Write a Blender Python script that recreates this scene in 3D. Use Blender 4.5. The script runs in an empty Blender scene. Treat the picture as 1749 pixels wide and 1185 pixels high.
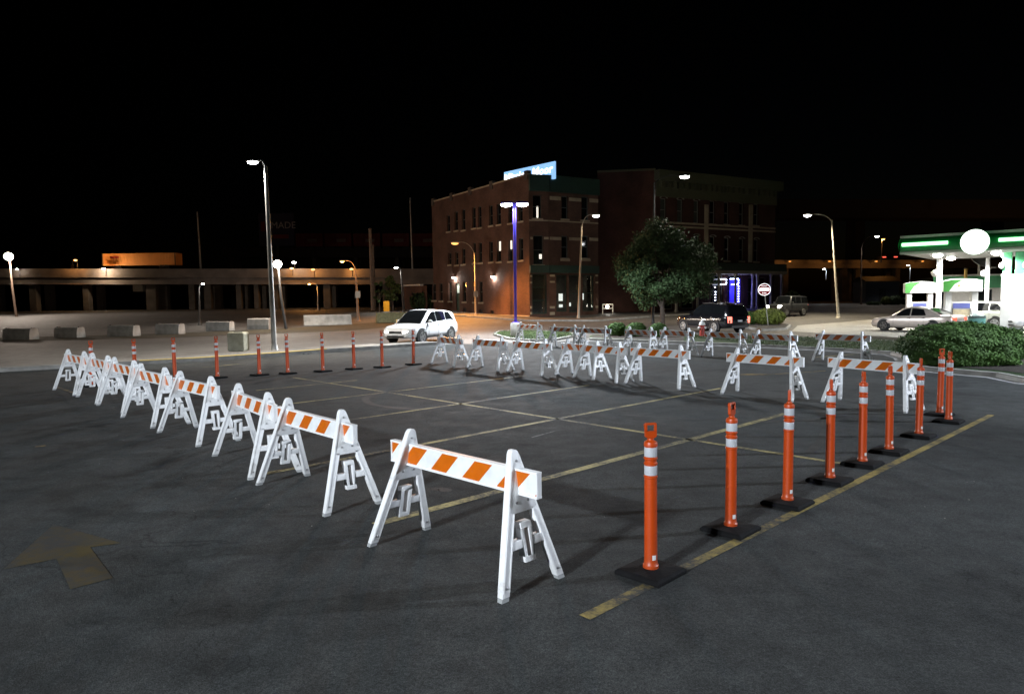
import bpy, bmesh, math, random
from mathutils import Vector, Matrix
random.seed(7)
R = math.radians
sc = bpy.context.scene
col = sc.collection

# ------------------------------------------------------------------ camera
IW, IH, FPX = 1749.0, 1185.0, 1193.378
PITCH, ROLL, CAMH = 0.0686757, -0.0112540, 2.1917
_fw = Vector((0, math.cos(PITCH), -math.sin(PITCH)))
_r0 = Vector((1, 0, 0)); _u0 = _r0.cross(_fw)
_rt = _r0*math.cos(ROLL) + _u0*math.sin(ROLL)
_up = _rt.cross(_fw)
cd = bpy.data.cameras.new('camera'); cam = bpy.data.objects.new('camera', cd); col.objects.link(cam)
cd.sensor_width = 36; cd.lens = FPX/IW*36; cd.clip_start = .05; cd.clip_end = 3000
m = Matrix((_rt, _up, -_fw)).transposed().to_4x4(); m.translation = (0, 0, CAMH)
cam.matrix_world = m
sc.camera = cam

# ------------------------------------------------------------------ world: a night sky, almost black
w = bpy.data.worlds.new('World'); sc.world = w; w.use_nodes = True
nt = w.node_tree
sky = nt.nodes.new('ShaderNodeTexSky'); sky.sky_type = 'NISHITA'; sky.sun_disc = False
sky.sun_elevation = R(-6); sky.sun_rotation = R(40)
nt.links.new(sky.outputs[0], nt.nodes['Background'].inputs[0])
nt.nodes['Background'].inputs[1].default_value = 0.022
sc.view_settings.view_transform = 'Standard'; sc.view_settings.look = 'None'
sc.view_settings.exposure = 0.0; sc.view_settings.gamma = 1.0
sc.render.engine = 'CYCLES'
sc.cycles.use_denoising = True
sc.cycles.max_bounces = 6; sc.cycles.diffuse_bounces = 2; sc.cycles.glossy_bounces = 3
sc.cycles.transmission_bounces = 3; sc.cycles.sample_clamp_indirect = 3.0
sc.cycles.sample_clamp_direct = 0
sc.cycles.caustics_reflective = False; sc.cycles.caustics_refractive = False

# ------------------------------------------------------------------ pixel -> place
def ray(px, py):
    return _fw*FPX + _rt*(px-IW/2) - _up*(py-IH/2)
def T(y):                                   # the land rises about a metre towards the buildings
    t = min(1, max(0, (y-48)/40)); return t*t*(3-2*t)
def gp(px, py, z=0.0):                      # where the ray meets the ground (+z)
    d = ray(px, py); y = None
    lo = None
    prev = 3.0
    yy = 3.0
    while yy < 600:
        p = d*(yy/d.y)
        if CAMH + p.z <= T(yy) + z:
            a, b = prev, yy
            for _ in range(40):
                mid = (a+b)/2
                if CAMH + (d*(mid/d.y)).z <= T(mid)+z: b = mid
                else: a = mid
            p = d*(b/d.y); return Vector((p.x, b, T(b)+z))
        prev = yy; yy += .5
    p = d*(600/d.y); return Vector((p.x, 600, T(600)+z))
def pz(px, py, Y):                          # point on the ray at depth Y
    d = ray(px, py); p = d*(Y/d.y); return Vector((p.x, Y, CAMH+p.z))
def hz(g, py):                              # height of the image row py above a standing point
    lo, hi = -5., 80.
    for _ in range(50):
        mm = (lo+hi)/2; v = Vector((g[0], g[1], mm-CAMH)); zz = v.dot(_fw)
        if IH/2 - FPX*v.dot(_up)/zz > py: lo = mm
        else: hi = mm
    return lo

# ------------------------------------------------------------------ materials
def srgb(c): return tuple(((v/255+.055)/1.055)**2.4 if v > 10 else v/255/12.92 for v in c)
_m = {}
def N(t, k, **kw):
    n = t.nodes.new(k)
    for a, b in kw.items(): setattr(n, a, b)
    return n
def mat(name, c, rough=.6, metal=0., var=.12, scale=6., bump=0., bscale=60., spec=.5, coat=0., emit=None, es=0., alpha=1., trans=0.):
    if name in _m: return _m[name]
    mt = bpy.data.materials.new(name); mt.use_nodes = True; t = mt.node_tree
    b = t.nodes['Principled BSDF']
    b.inputs['Roughness'].default_value = rough; b.inputs['Metallic'].default_value = metal
    b.inputs['Specular IOR Level'].default_value = spec
    b.inputs['Coat Weight'].default_value = coat
    b.inputs['Transmission Weight'].default_value = trans
    geo = N(t, 'ShaderNodeTexCoord')
    if var > 0:
        nz = N(t, 'ShaderNodeTexNoise'); nz.inputs['Scale'].default_value = scale; nz.inputs['Detail'].default_value = 5
        t.links.new(geo.outputs['Object'], nz.inputs['Vector'])
        mp = N(t, 'ShaderNodeMapRange'); mp.inputs[1].default_value = .25; mp.inputs[2].default_value = .75
        mp.inputs[3].default_value = 1-var; mp.inputs[4].default_value = 1+var
        t.links.new(nz.outputs['Fac'], mp.inputs[0])
        mx = N(t, 'ShaderNodeVectorMath', operation='SCALE'); mx.inputs[0].default_value = c[:3]
        t.links.new(mp.outputs[0], mx.inputs['Scale']); t.links.new(mx.outputs[0], b.inputs['Base Color'])
    else:
        b.inputs['Base Color'].default_value = (*c[:3], 1)
    if bump > 0:
        n2 = N(t, 'ShaderNodeTexNoise'); n2.inputs['Scale'].default_value = bscale; n2.inputs['Detail'].default_value = 4
        t.links.new(geo.outputs['Object'], n2.inputs['Vector'])
        bp = N(t, 'ShaderNodeBump'); bp.inputs['Strength'].default_value = bump; bp.inputs['Distance'].default_value = .01
        t.links.new(n2.outputs['Fac'], bp.inputs['Height']); t.links.new(bp.outputs[0], b.inputs['Normal'])
    if emit:
        b.inputs['Emission Color'].default_value = (*emit, 1); b.inputs['Emission Strength'].default_value = es
    _m[name] = mt; return mt

def asphalt(name, base, tint, bump=.6, crack=True, wear=.5, rough=.82, fine=(.7, 1.35), spec=.35, bd=.006):
    mt = bpy.data.materials.new(name); mt.use_nodes = True; t = mt.node_tree; L = t.links
    b = t.nodes['Principled BSDF']; b.inputs['Specular IOR Level'].default_value = spec
    g = N(t, 'ShaderNodeNewGeometry'); P = g.outputs['Position']
    def noise(s, d=4, rough=.55):
        n = N(t, 'ShaderNodeTexNoise'); n.inputs['Scale'].default_value = s; n.inputs['Detail'].default_value = d
        n.inputs['Roughness'].default_value = rough; L.new(P, n.inputs['Vector']); return n.outputs['Fac']
    def rng(x, a, bb, c, d):
        n = N(t, 'ShaderNodeMapRange'); L.new(x, n.inputs[0])
        for i, v in enumerate((a, bb, c, d)): n.inputs[i+1].default_value = v
        return n.outputs[0]
    def mul(a, bb):
        n = N(t, 'ShaderNodeMath', operation='MULTIPLY'); L.new(a, n.inputs[0])
        if isinstance(bb, (int, float)): n.inputs[1].default_value = bb
        else: L.new(bb, n.inputs[1])
        return n.outputs[0]
    big = rng(noise(.35, 5), .3, .7, 1-wear*.55, 1+wear*.6)
    mid = rng(noise(3.2, 6, .65), .3, .7, 1-wear*.45, 1+wear*.45)
    fin = rng(noise(110, 3), .35, .72, fine[0], fine[1])
    gr = rng(noise(38, 4, .7), .32, .70, .62, 1.45) if crack else fin
    v = mul(mul(mul(big, mid), fin), gr)
    sp = rng(noise(240, 1), .66, .76, 1, 2.4)              # pale stones in the surface
    v = mul(v, sp)
    if crack:
        vo = N(t, 'ShaderNodeTexVoronoi', feature='DISTANCE_TO_EDGE'); vo.inputs['Scale'].default_value = .22
        nw = N(t, 'ShaderNodeTexNoise'); nw.inputs['Scale'].default_value = 1.1; nw.inputs['Detail'].default_value = 6; L.new(P, nw.inputs['Vector'])
        ad = N(t, 'ShaderNodeVectorMath', operation='MULTIPLY_ADD'); L.new(nw.outputs['Color'], ad.inputs[0])
        ad.inputs[1].default_value = (2.2, 2.2, 0); L.new(P, ad.inputs[2]); L.new(ad.outputs[0], vo.inputs['Vector'])
        cr = rng(vo.outputs['Distance'], .0006, .0028, .55, 1)
        v = mul(v, cr)
        oil = rng(noise(.9, 4), .58, .72, 1, .42); v = mul(v, oil)
    c = N(t, 'ShaderNodeVectorMath', operation='SCALE'); c.inputs[0].default_value = tuple(base*x for x in tint)
    L.new(v, c.inputs['Scale']); L.new(c.outputs[0], b.inputs['Base Color'])
    L.new(rng(noise(2.1), .3, .7, rough-.08, rough+.08), b.inputs['Roughness'])
    bp = N(t, 'ShaderNodeBump'); bp.inputs['Strength'].default_value = bump; bp.inputs['Distance'].default_value = bd
    L.new(noise(85 if crack else 130, 4, .7), bp.inputs['Height']); L.new(bp.outputs[0], b.inputs['Normal'])
    return mt

def paint(name, c, base, keep=.5, scale=18.):
    """worn road paint: colour breaking up into the asphalt below"""
    mt = bpy.data.materials.new(name); mt.use_nodes = True; t = mt.node_tree; L = t.links
    b = t.nodes['Principled BSDF']; b.inputs['Roughness'].default_value = .75; b.inputs['Specular IOR Level'].default_value = .3
    g = N(t, 'ShaderNodeNewGeometry')
    n = N(t, 'ShaderNodeTexNoise'); n.inputs['Scale'].default_value = scale; n.inputs['Detail'].default_value = 8; n.inputs['Roughness'].default_value = .75
    L.new(g.outputs['Position'], n.inputs['Vector'])
    n2 = N(t, 'ShaderNodeTexNoise'); n2.inputs['Scale'].default_value = 1.3; n2.inputs['Detail'].default_value = 3
    L.new(g.outputs['Position'], n2.inputs['Vector'])
    a = N(t, 'ShaderNodeMath', operation='ADD'); L.new(n.outputs['Fac'], a.inputs[0]); L.new(n2.outputs['Fac'], a.inputs[1])
    mp = N(t, 'ShaderNodeMapRange'); L.new(a.outputs[0], mp.inputs[0])
    mp.inputs[1].default_value = 1.0-(keep-.5)-.16; mp.inputs[2].default_value = 1.0-(keep-.5)+.16
    mx = N(t, 'ShaderNodeMix', data_type='RGBA'); L.new(mp.outputs[0], mx.inputs[0])
    mx.inputs[6].default_value = (*base, 1); mx.inputs[7].default_value = (*c, 1)
    L.new(mx.outputs[2], b.inputs['Base Color'])
    bp = N(t, 'ShaderNodeBump'); bp.inputs['Strength'].default_value = .4; bp.inputs['Distance'].default_value = .005
    nb = N(t, 'ShaderNodeTexNoise'); nb.inputs['Scale'].default_value = 130; L.new(g.outputs['Position'], nb.inputs['Vector'])
    L.new(nb.outputs['Fac'], bp.inputs['Height']); L.new(bp.outputs[0], b.inputs['Normal'])
    return mt

def brick(name, c1, c2, mortar, scale=1.0):
    mt = bpy.data.materials.new(name); mt.use_nodes = True; t = mt.node_tree; L = t.links
    b = t.nodes['Principled BSDF']; b.inputs['Roughness'].default_value = .9; b.inputs['Specular IOR Level'].default_value = .2
    uv = N(t, 'ShaderNodeUVMap')
    br = N(t, 'ShaderNodeTexBrick'); br.inputs['Scale'].default_value = 1.0
    br.inputs['Brick Width'].default_value = .22*scale; br.inputs['Row Height'].default_value = .075*scale; br.inputs['Mortar Size'].default_value = .006
    br.inputs['Color1'].default_value = (*c1, 1); br.inputs['Color2'].default_value = (*c2, 1); br.inputs['Mortar'].default_value = (*mortar, 1)
    L.new(uv.outputs[0], br.inputs['Vector'])
    n = N(t, 'ShaderNodeTexNoise'); n.inputs['Scale'].default_value = .5; n.inputs['Detail'].default_value = 7; L.new(uv.outputs[0], n.inputs['Vector'])
    mp = N(t, 'ShaderNodeMapRange'); L.new(n.outputs['Fac'], mp.inputs[0]); mp.inputs[1].default_value = .25; mp.inputs[2].default_value = .75; mp.inputs[3].default_value = .6; mp.inputs[4].default_value = 1.35
    v = N(t, 'ShaderNodeVectorMath', operation='SCALE'); L.new(br.outputs['Color'], v.inputs[0]); L.new(mp.outputs[0], v.inputs['Scale'])
    L.new(v.outputs[0], b.inputs['Base Color'])
    bp = N(t, 'ShaderNodeBump'); bp.inputs['Strength'].default_value = .5; bp.inputs['Distance'].default_value = .01; bp.invert = True
    L.new(br.outputs['Fac'], bp.inputs['Height']); L.new(bp.outputs[0], b.inputs['Normal'])
    return mt

def emitter(name, c, s):
    if name in _m: return _m[name]
    mt = bpy.data.materials.new(name); mt.use_nodes = True; t = mt.node_tree
    b = t.nodes['Principled BSDF']; b.inputs['Base Color'].default_value = (*[min(1, x) for x in c], 1)
    b.inputs['Emission Color'].default_value = (*c, 1); b.inputs['Emission Strength'].default_value = s
    mt.cycles.emission_sampling = 'NONE' if s < 400 else 'AUTO'
    _m[name] = mt; return mt

# ------------------------------------------------------------------ mesh builder
class MB:
    def __init__(s): s.v = []; s.f = []; s.mi = []; s.uv = None; s.cur = 0
    def add(s, vs, fs):
        o = len(s.v); s.v += [tuple(x) for x in vs]; s.f += [tuple(i+o for i in f) for f in fs]; s.mi += [s.cur]*len(fs); return s
    def box(s, c, d, rz=0., M=None):
        hx, hy, hz_ = d[0]/2, d[1]/2, d[2]/2
        vs = [Vector((x, y, z)) for z in (-hz_, hz_) for y in (-hy, hy) for x in (-hx, hx)]
        rm = Matrix.Rotation(rz, 3, 'Z')
        vs = [(M @ v if M else rm @ v)+Vector(c) for v in vs]
        return s.add(vs, [(0, 2, 3, 1), (4, 5, 7, 6), (0, 1, 5, 4), (2, 6, 7, 3), (0, 4, 6, 2), (1, 3, 7, 5)])
    def tube(s, pts, rad, n=10, cap=True):
        pts = [Vector(p) for p in pts]; rad = rad if isinstance(rad, (list, tuple)) else [rad]*len(pts)
        vs = []; fs = []; pu = None
        for i, p in enumerate(pts):
            d = (pts[min(i+1, len(pts)-1)]-pts[max(i-1, 0)]).normalized()
            a = Vector((0, 0, 1)) if abs(d.z) < .9 else Vector((1, 0, 0))
            if pu is None: pu = (a-d*a.dot(d)).normalized()
            else:
                q = pu-d*pu.dot(d); pu = q.normalized() if q.length > 1e-6 else pu
            w_ = d.cross(pu)
            for k in range(n):
                t = 2*math.pi*k/n; vs.append(p+(pu*math.cos(t)+w_*math.sin(t))*rad[i])
        for i in range(len(pts)-1):
            for k in range(n):
                fs.append((i*n+k, i*n+(k+1) % n, (i+1)*n+(k+1) % n, (i+1)*n+k))
        if cap: fs.append(tuple(range(n-1, -1, -1))); fs.append(tuple(range((len(pts)-1)*n, len(pts)*n)))
        return s.add(vs, fs)
    def lathe(s, prof, n=20, c=(0, 0, 0), axis='Z'):
        vs = []; fs = []
        for r, z in prof:
            for k in range(n):
                t = 2*math.pi*k/n; x, y = r*math.cos(t), r*math.sin(t)
                p = (x, y, z) if axis == 'Z' else ((x, z, y) if axis == 'Y' else (z, x, y))
                vs.append((p[0]+c[0], p[1]+c[1], p[2]+c[2]))
        for i in range(len(prof)-1):
            for k in range(n): fs.append((i*n+k, i*n+(k+1) % n, (i+1)*n+(k+1) % n, (i+1)*n+k))
        fs.append(tuple(range(n-1, -1, -1))); fs.append(tuple(range((len(prof)-1)*n, len(prof)*n)))
        return s.add(vs, fs)
    def prism(s, poly, f0, f1):
        """poly: 2-D points; f0/f1 map a 2-D point to the two 3-D ends"""
        n = len(poly); vs = [f0(p) for p in poly]+[f1(p) for p in poly]
        fs = [tuple(range(n-1, -1, -1)), tuple(range(n, 2*n))]+[(i, (i+1) % n, n+(i+1) % n, n+i) for i in range(n)]
        return s.add(vs, fs)
    def ell(s, c, r, nu=12, nv=8, jit=0.):
        vs = []; fs = []
        for j in range(nv+1):
            t = math.pi*j/nv
            for i in range(nu):
                a = 2*math.pi*i/nu; k = 1+random.uniform(-jit, jit)
                vs.append((c[0]+r[0]*k*math.sin(t)*math.cos(a), c[1]+r[1]*k*math.sin(t)*math.sin(a), c[2]+r[2]*k*math.cos(t)))
        for j in range(nv):
            for i in range(nu): fs.append((j*nu+i, (j+1)*nu+i, (j+1)*nu+(i+1) % nu, j*nu+(i+1) % nu))
        return s.add(vs, fs)
    def build(s, name, mats, parent=None, smooth=False, bevel=0., fix=True, loc=None, seg=2):
        me = bpy.data.meshes.new(name); me.from_pydata(s.v, [], s.f)
        mats = mats if isinstance(mats, (list, tuple)) else [mats]
        for mm in mats: me.materials.append(mm)
        if any(s.mi): me.polygons.foreach_set('material_index', s.mi)
        bm = bmesh.new(); bm.from_mesh(me)
        if bevel > 0: bmesh.ops.remove_doubles(bm, verts=bm.verts, dist=1e-5)
        if fix: bmesh.ops.recalc_face_normals(bm, faces=bm.faces)
        if bevel > 0:
            es = [e for e in bm.edges if len(e.link_faces) == 2 and e.calc_face_angle(0) > .5]
            bmesh.ops.bevel(bm, geom=es, offset=bevel, segments=seg, affect='EDGES', profile=.6, clamp_overlap=True)
        bm.to_mesh(me); bm.free()
        if smooth:
            for p in me.polygons: p.use_smooth = True
            if smooth is not True: me.set_sharp_from_angle(angle=smooth)
        o = bpy.data.objects.new(name, me); col.objects.link(o)
        if loc: o.location = loc
        if parent: o.parent = parent
        return o
SM = R(40)
def tag(o, label=None, cat=None, group=None, kind=None):
    if label: o['label'] = label
    if cat: o['category'] = cat
    if group: o['group'] = group
    if kind: o['kind'] = kind
    return o
def thing(name, label, cat, loc=(0, 0, 0), rz=0., group=None):
    o = bpy.data.objects.new(name, None); col.objects.link(o); o.empty_display_size = .2
    o.location = loc; o.rotation_euler = (0, 0, rz); return tag(o, label, cat, group)
def kids(o): return [c for c in bpy.data.objects if c.parent == o]
def dup(o, loc=None, rz=None, label=None, parent=None):
    c = o.copy(); col.objects.link(c); c.parent = parent
    if loc is not None: c.location = loc
    if rz is not None: c.rotation_euler = (0, 0, rz)
    if label: c['label'] = label
    for k in kids(o):
        if k is not c: dup(k, parent=c)
    return c
def text_mesh(name, body, size, m, parent, M, extrude=.004, shear=0., align='CENTER', bold=0.):
    cu = bpy.data.curves.new(name, 'FONT'); cu.body = body; cu.size = size; cu.align_x = align; cu.align_y = 'CENTER'; cu.extrude = extrude; cu.shear = shear; cu.offset = bold
    cu.resolution_u = 3
    o = bpy.data.objects.new(name+'_tmp', cu); col.objects.link(o)
    me = bpy.data.meshes.new_from_object(o.evaluated_get(bpy.context.evaluated_depsgraph_get()))
    bpy.data.objects.remove(o)
    me.materials.clear(); me.materials.append(m); me.name = name
    t = bpy.data.objects.new(name, me); col.objects.link(t); t.parent = parent; t.matrix_local = M
    return t
def frameM(o, x, y):
    """matrix with local x,y axes given (z = x cross y)"""
    x = Vector(x).normalized(); y = Vector(y); y = (y-x*x.dot(y)).normalized(); z = x.cross(y)
    mm = Matrix((x, y, z)).transposed().to_4x4(); mm.translation = o; return mm

ORD = ['first', 'second', 'third', 'fourth', 'fifth', 'sixth', 'seventh', 'eighth', 'ninth', 'tenth']

# ------------------------------------------------------------------ light for lamps
def lamp_light(loc, power, c, rad=.12, parent=None, spot=None, blend=.6, aim=(0, 0, -1)):
    ld = bpy.data.lights.new('lamp_light', 'SPOT' if spot else 'POINT'); ld.energy = power; ld.color = c; ld.shadow_soft_size = rad
    if spot: ld.spot_size = R(spot); ld.spot_blend = blend
    o = bpy.data.objects.new('lamp_light', ld); col.objects.link(o)
    o.location = loc
    if spot: o.rotation_euler = Vector(aim).to_track_quat('-Z', 'Y').to_euler()
    if parent: o.parent = parent
    return o
COOL = (.86, .93, 1.0); NEUT = (1.0, .93, .82); SOD = (1.0, .40, .09); WARM = (1.0, .72, .45)

# ================================================================== the ground and what is laid on it
A_LOT = asphalt('lot_asphalt', .040, (.95, 1.03, 1.02), rough=.90, spec=.20, bump=.8, bd=.010, fine=(.5, 1.6), wear=.62)
A_STREET = asphalt('street_concrete', .088, (1.06, 1, .92), bump=.4, wear=.35, rough=.75)
A_FAR = asphalt('far_asphalt', .07, (1.03, 1, .96), crack=False)
A_FORE = asphalt('forecourt_concrete', .30, (1.05, 1, .90), bump=.25, wear=.25, rough=.7, fine=(.9, 1.1))
GRASSM = asphalt('grass_soil', .030, (.62, 1.25, .30), bump=1., crack=False, rough=.95)
MULCH = asphalt('mulch', .035, (1.15, .95, .8), bump=1., crack=False, rough=.95)
DIRT = asphalt('dry_grass', .028, (1.25, 1.05, .55), bump=1., crack=False, rough=.95)
KERBM = mat('kerb_concrete', (.30, .29, .27), .85, var=.3, scale=3, bump=.4)

def sheet(name, poly, z, m, kind='structure', parent=None):
    bm = bmesh.new(); vs = [bm.verts.new((p[0], p[1], 0)) for p in poly]; f = bm.faces.new(vs)
    if f.normal.z < 0: f.normal_flip()
    ys = [p[1] for p in poly]
    for y in range(46, 92, 3):
        if min(ys) < y < max(ys):
            bmesh.ops.bisect_plane(bm, geom=bm.verts[:]+bm.edges[:]+bm.faces[:], plane_co=(0, y, 0), plane_no=(0, 1, 0))
    bmesh.ops.triangulate(bm, faces=bm.faces)
    for v in bm.verts: v.co.z = T(v.co.y)+z
    bmesh.ops.recalc_face_normals(bm, faces=bm.faces)
    if sum(f.normal.z for f in bm.faces) < 0: bmesh.ops.reverse_faces(bm, faces=bm.faces)
    me = bpy.data.meshes.new(name); bm.to_mesh(me); bm.free(); me.materials.append(m)
    o = bpy.data.objects.new(name, me); col.objects.link(o)
    if parent: o.parent = parent
    elif kind: o['kind'] = kind
    return o
def G2(*ps): return [gp(*p).xy for p in ps]

sheet('ground', [(-900, -80), (900, -80), (900, 1500), (-900, 1500)], 0, A_FAR)
ISL = [(1900, 668), (1749, 655), (1700, 645), (1620, 638), (1577, 634), (1553, 626), (1541, 612), (1520, 606.5), (1440, 601), (1300, 594), (1180, 588.5), (1080, 584.5), (1006, 582)]
ISLF = [(1009, 576), (1120, 573), (1300, 578), (1440, 582), (1541, 587), (1749, 598), (1900, 604)]
LK = [(-420, 662), (0, 636), (150, 627.5), (340, 617.5), (480, 608), (560, 601.5), (660, 595), (748, 589)]
lk = [gp(*p) for p in LK]
isl = G2(*ISL); islf = G2(*ISLF)
street_far = G2((-300, 592), (0, 584), (300, 577), (600, 565), (700, 556), (733, 536))
bl_front = G2((905, 546), (1020, 546), (1120, 538), (1330, 528), (1500, 527), (2100, 520))
sheet('street', [(-90, 10), (60, -5), (150, 40)]+list(reversed(bl_front))+list(reversed(street_far)), .004, A_STREET)
lot = sheet('parking_lot', [(-60, -60), (60, -60), (60, 4)]+[tuple(p) for p in isl]+[(2.2, 35.4)]+[(p.x, p.y) for p in reversed(lk)]+[(-60, 14)], .008, A_LOT)
sheet('forecourt', G2((1352, 566), (1362, 556), (1500, 545), (1760, 540), (2100, 540), (2300, 590), (1749, 588), (1560, 580), (1480, 574)), .008, A_FORE)
sheet('far_lot', G2((-200, 552), (-200, 536), (300, 533.5), (640, 531.5), (725, 531.5), (690, 545), (520, 553), (200, 562), (0, 566)), .004, asphalt('far_lot_surface', .06, (1.04, 1, .97), crack=False))
sheet('verge', G2((-200, 590), (0, 583.5), (300, 576.5), (600, 564.5), (720, 553), (726, 545), (640, 551), (500, 560), (300, 569), (0, 577), (-200, 583)), .012, DIRT)

# parking-bay lines, seen lines laid out on the lot
YEL = paint('worn_yellow_paint', srgb((176, 162, 108)), (.036, .037, .037), keep=.51)
YELF = paint('faded_yellow_paint', srgb((150, 122, 52)), (.036, .037, .037), keep=.42, scale=9)
def line(p, q, wdt, m=YEL, name='painted_line'):
    a, b = gp(*p).xy, gp(*q).xy; d = (b-a).normalized(); n = Vector((-d.y, d.x))*wdt/2
    return sheet(name, [a-n, b-n, b+n, a+n], .012, m)
# the bay grid follows one direction and its perpendicular
yaw = -.805945; db = Vector((math.cos(yaw), math.sin(yaw))); nb = Vector((-db.y, db.x)); SC = 1.065
b0, bw, c0 = 8.71736618*SC, 2.57371732*SC, -13.1362191*SC
def gridpt(u, v): return db*u+nb*v
def gline(u0, v0, u1, v1, wdt=.10, m=YEL):
    a, b = gridpt(u0, v0), gridpt(u1, v1); d = (b-a).normalized(); n = Vector((-d.y, d.x))*wdt/2
    o = sheet('painted_line', [a-n, b-n, b+n, a+n], .012, m); return o
def vv(px, py): g = gp(px, py).xy; return g.dot(nb)
def uu(px, py): g = gp(px, py).xy; return g.dot(db)
gline(uu(492, 646), b0, uu(1445, 795), b0)
for k, (pa, pb, wd, mm) in enumerate([((460, 692), (905, 643), .09, YEL), ((470, 731), (1010, 659), .10, YEL), ((300, 752), (1235, 664), .11, YEL), ((640, 897), (1335, 706), .13, YEL), ((998, 1056), (1677, 708), .10, paint('edge_line_paint', srgb((150, 132, 72)), (.036, .037, .037), keep=.50, scale=14))]):
    u = c0+k*bw
    gline(u, vv(*pa), u, vv(*pb), wd, mm)
gline(c0-bw, vv(420, 664), c0-bw, vv(575, 645), .09, YEL)
line((92, 660), (125, 671), .1, YELF); line((345, 628), (420, 621), .1, YEL); line((1300, 641), (1410, 634), .07, YELF); line((1390, 611), (1465, 605), .07, YEL); line((1255, 640), (1310, 640), .25, YELF)
line((60, 764), (78, 762), .08, YELF)
sheet('painted_arrow', G2((92, 897), (207, 929), (154, 936), (193, 989), (120, 1008), (97, 956), (6, 974)), .012, paint('arrow_paint', srgb((68, 58, 30)), (.032, .033, .033), keep=.56, scale=11))

# tyre scuffs on the lot
SCUFF = paint('tyre_rubber', (.010, .010, .011), (.034, .035, .035), keep=.47, scale=5)
def scuff(pxs, wdt):
    ps = [gp(*p).xy for p in pxs]; out = []
    for i in range(len(ps)-1):                       # smooth through the points
        a, b, c, d = ps[max(i-1, 0)], ps[i], ps[i+1], ps[min(i+2, len(ps)-1)]
        for t in (0, .2, .4, .6, .8):
            out.append(.5*((2*b)+(c-a)*t+(2*a-5*b+4*c-d)*t*t+(3*b-a-3*c+d)*t**3))
    out.append(ps[-1]); v = []; f = []
    for i, p in enumerate(out):
        d = (out[min(i+1, len(out)-1)]-out[max(i-1, 0)]).normalized(); n = Vector((-d.y, d.x))*wdt/2*(.4 if i in (0, len(out)-1) else 1)
        v += [(*(p-n), .010), (*(p+n), .010)]
        if i: f.append((2*i-2, 2*i-1, 2*i+1, 2*i))
    mb = MB(); mb.add(v, f); o = mb.build('tyre_mark', SCUFF, fix=False); o['kind'] = 'structure'
    for p in o.data.polygons:
        if p.normal.z < 0: p.flip()
scuff([(660, 668), (625, 680), (640, 692), (700, 699), (745, 697)], .16)
scuff([(1065, 709), (1180, 716), (1300, 721), (1385, 718), (1450, 708)], .11)
scuff([(1140, 652), (1200, 664), (1300, 676), (1400, 684), (1480, 690)], .12)
scuff([(1395, 700), (1410, 720), (1405, 750), (1380, 775)], .14)
scuff([(420, 655), (520, 641), (640, 634), (715, 629)], .10)
# patches, drips and pale scrapes
line((908, 748), (948, 737), .03, paint('pale_scrape', (.4, .4, .4), (.036, .037, .037), keep=.40, scale=30), 'scrape_mark')
scuff([(740, 838), (752, 836), (768, 840)], .14)

# stones, butts and scraps lying about the lot
rl_ = random.Random(4); mb = MB()
for k in range(110):
    yy = 6.5+rl_.random()**1.2*20; xx = rl_.uniform(-.7, .7)*yy; q = rl_.uniform(.003, .008); an = rl_.uniform(0, 6)
    mb.box((xx, yy, .010+q*.25), (q*rl_.uniform(1, 3), q, q*.5), an)
o = mb.build('gravel', mat('pale_grit', (.20, .19, .17), .9, var=.5, scale=40)); tag(o, 'scattered pale grit and scraps lying on the lot', 'gravel', kind='stuff')
# kerbs
def kerb(name, pts, h, wd, m, side=1, zb=-.05, parent=None):
    pts = [Vector((p[0], p[1])) for p in pts]; mb = MB(); prof = [(0, zb), (0.02, h-.02), (.045, h), (wd, h), (wd, zb)]
    vs = []; fs = []; n = len(prof)
    for i, p in enumerate(pts):
        d = (pts[min(i+1, len(pts)-1)]-pts[max(i-1, 0)]).normalized(); nn = Vector((-d.y, d.x))*side
        for a, b in prof: q = p+nn*a; vs.append((q.x, q.y, T(q.y)+b))
    for i in range(len(pts)-1):
        for k in range(n-1): fs.append((i*n+k, i*n+k+1, (i+1)*n+k+1, (i+1)*n+k))
    fs.append(tuple(range(n))); fs.append(tuple(range(len(vs)-n, len(vs))))
    mb.add(vs, fs); o = mb.build(name, m)
    if parent: o.parent = parent
    else: o['kind'] = 'structure'
    return o
kerb('kerb', isl, .14, .16, KERBM, side=-1)
sheet('grass_island', isl+islf, .125, GRASSM)
kerb('kerb', islf, .14, .16, KERBM, side=-1)
sheet('mulch_bed', G2((1009, 580), (1080, 583), (1168, 586.5), (1168, 575), (1120, 574.5), (1012, 577.5)), .133, MULCH)
bi = gp(1650, 618).xy
sheet('mulch_bed', G2((1558, 622), (1582, 630), (1625, 634), (1700, 640), (1749, 646), (1749, 612), (1560, 606)), .133, MULCH)
# gutter line of pale concrete in front of the kerb
def offset_path(pts, d):
    out = []
    for i, p in enumerate(pts):
        t = (pts[min(i+1, len(pts)-1)]-pts[max(i-1, 0)]).normalized(); out.append(p+Vector((-t.y, t.x))*d)
    return out
sheet('gutter', list(isl)+list(reversed(offset_path(isl, .28))), .012, mat('gutter_concrete', (.24, .24, .24), .85, var=.3, scale=2))
blue_isl = G2((842, 573), (866, 580), (905, 583.5), (950, 582), (984, 575.5), (975, 569.5), (900, 566), (850, 568))
sheet('grass_island', blue_isl, .10, GRASSM); kerb('kerb', blue_isl+blue_isl[:1], .12, .14, KERBM, side=1)
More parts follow.
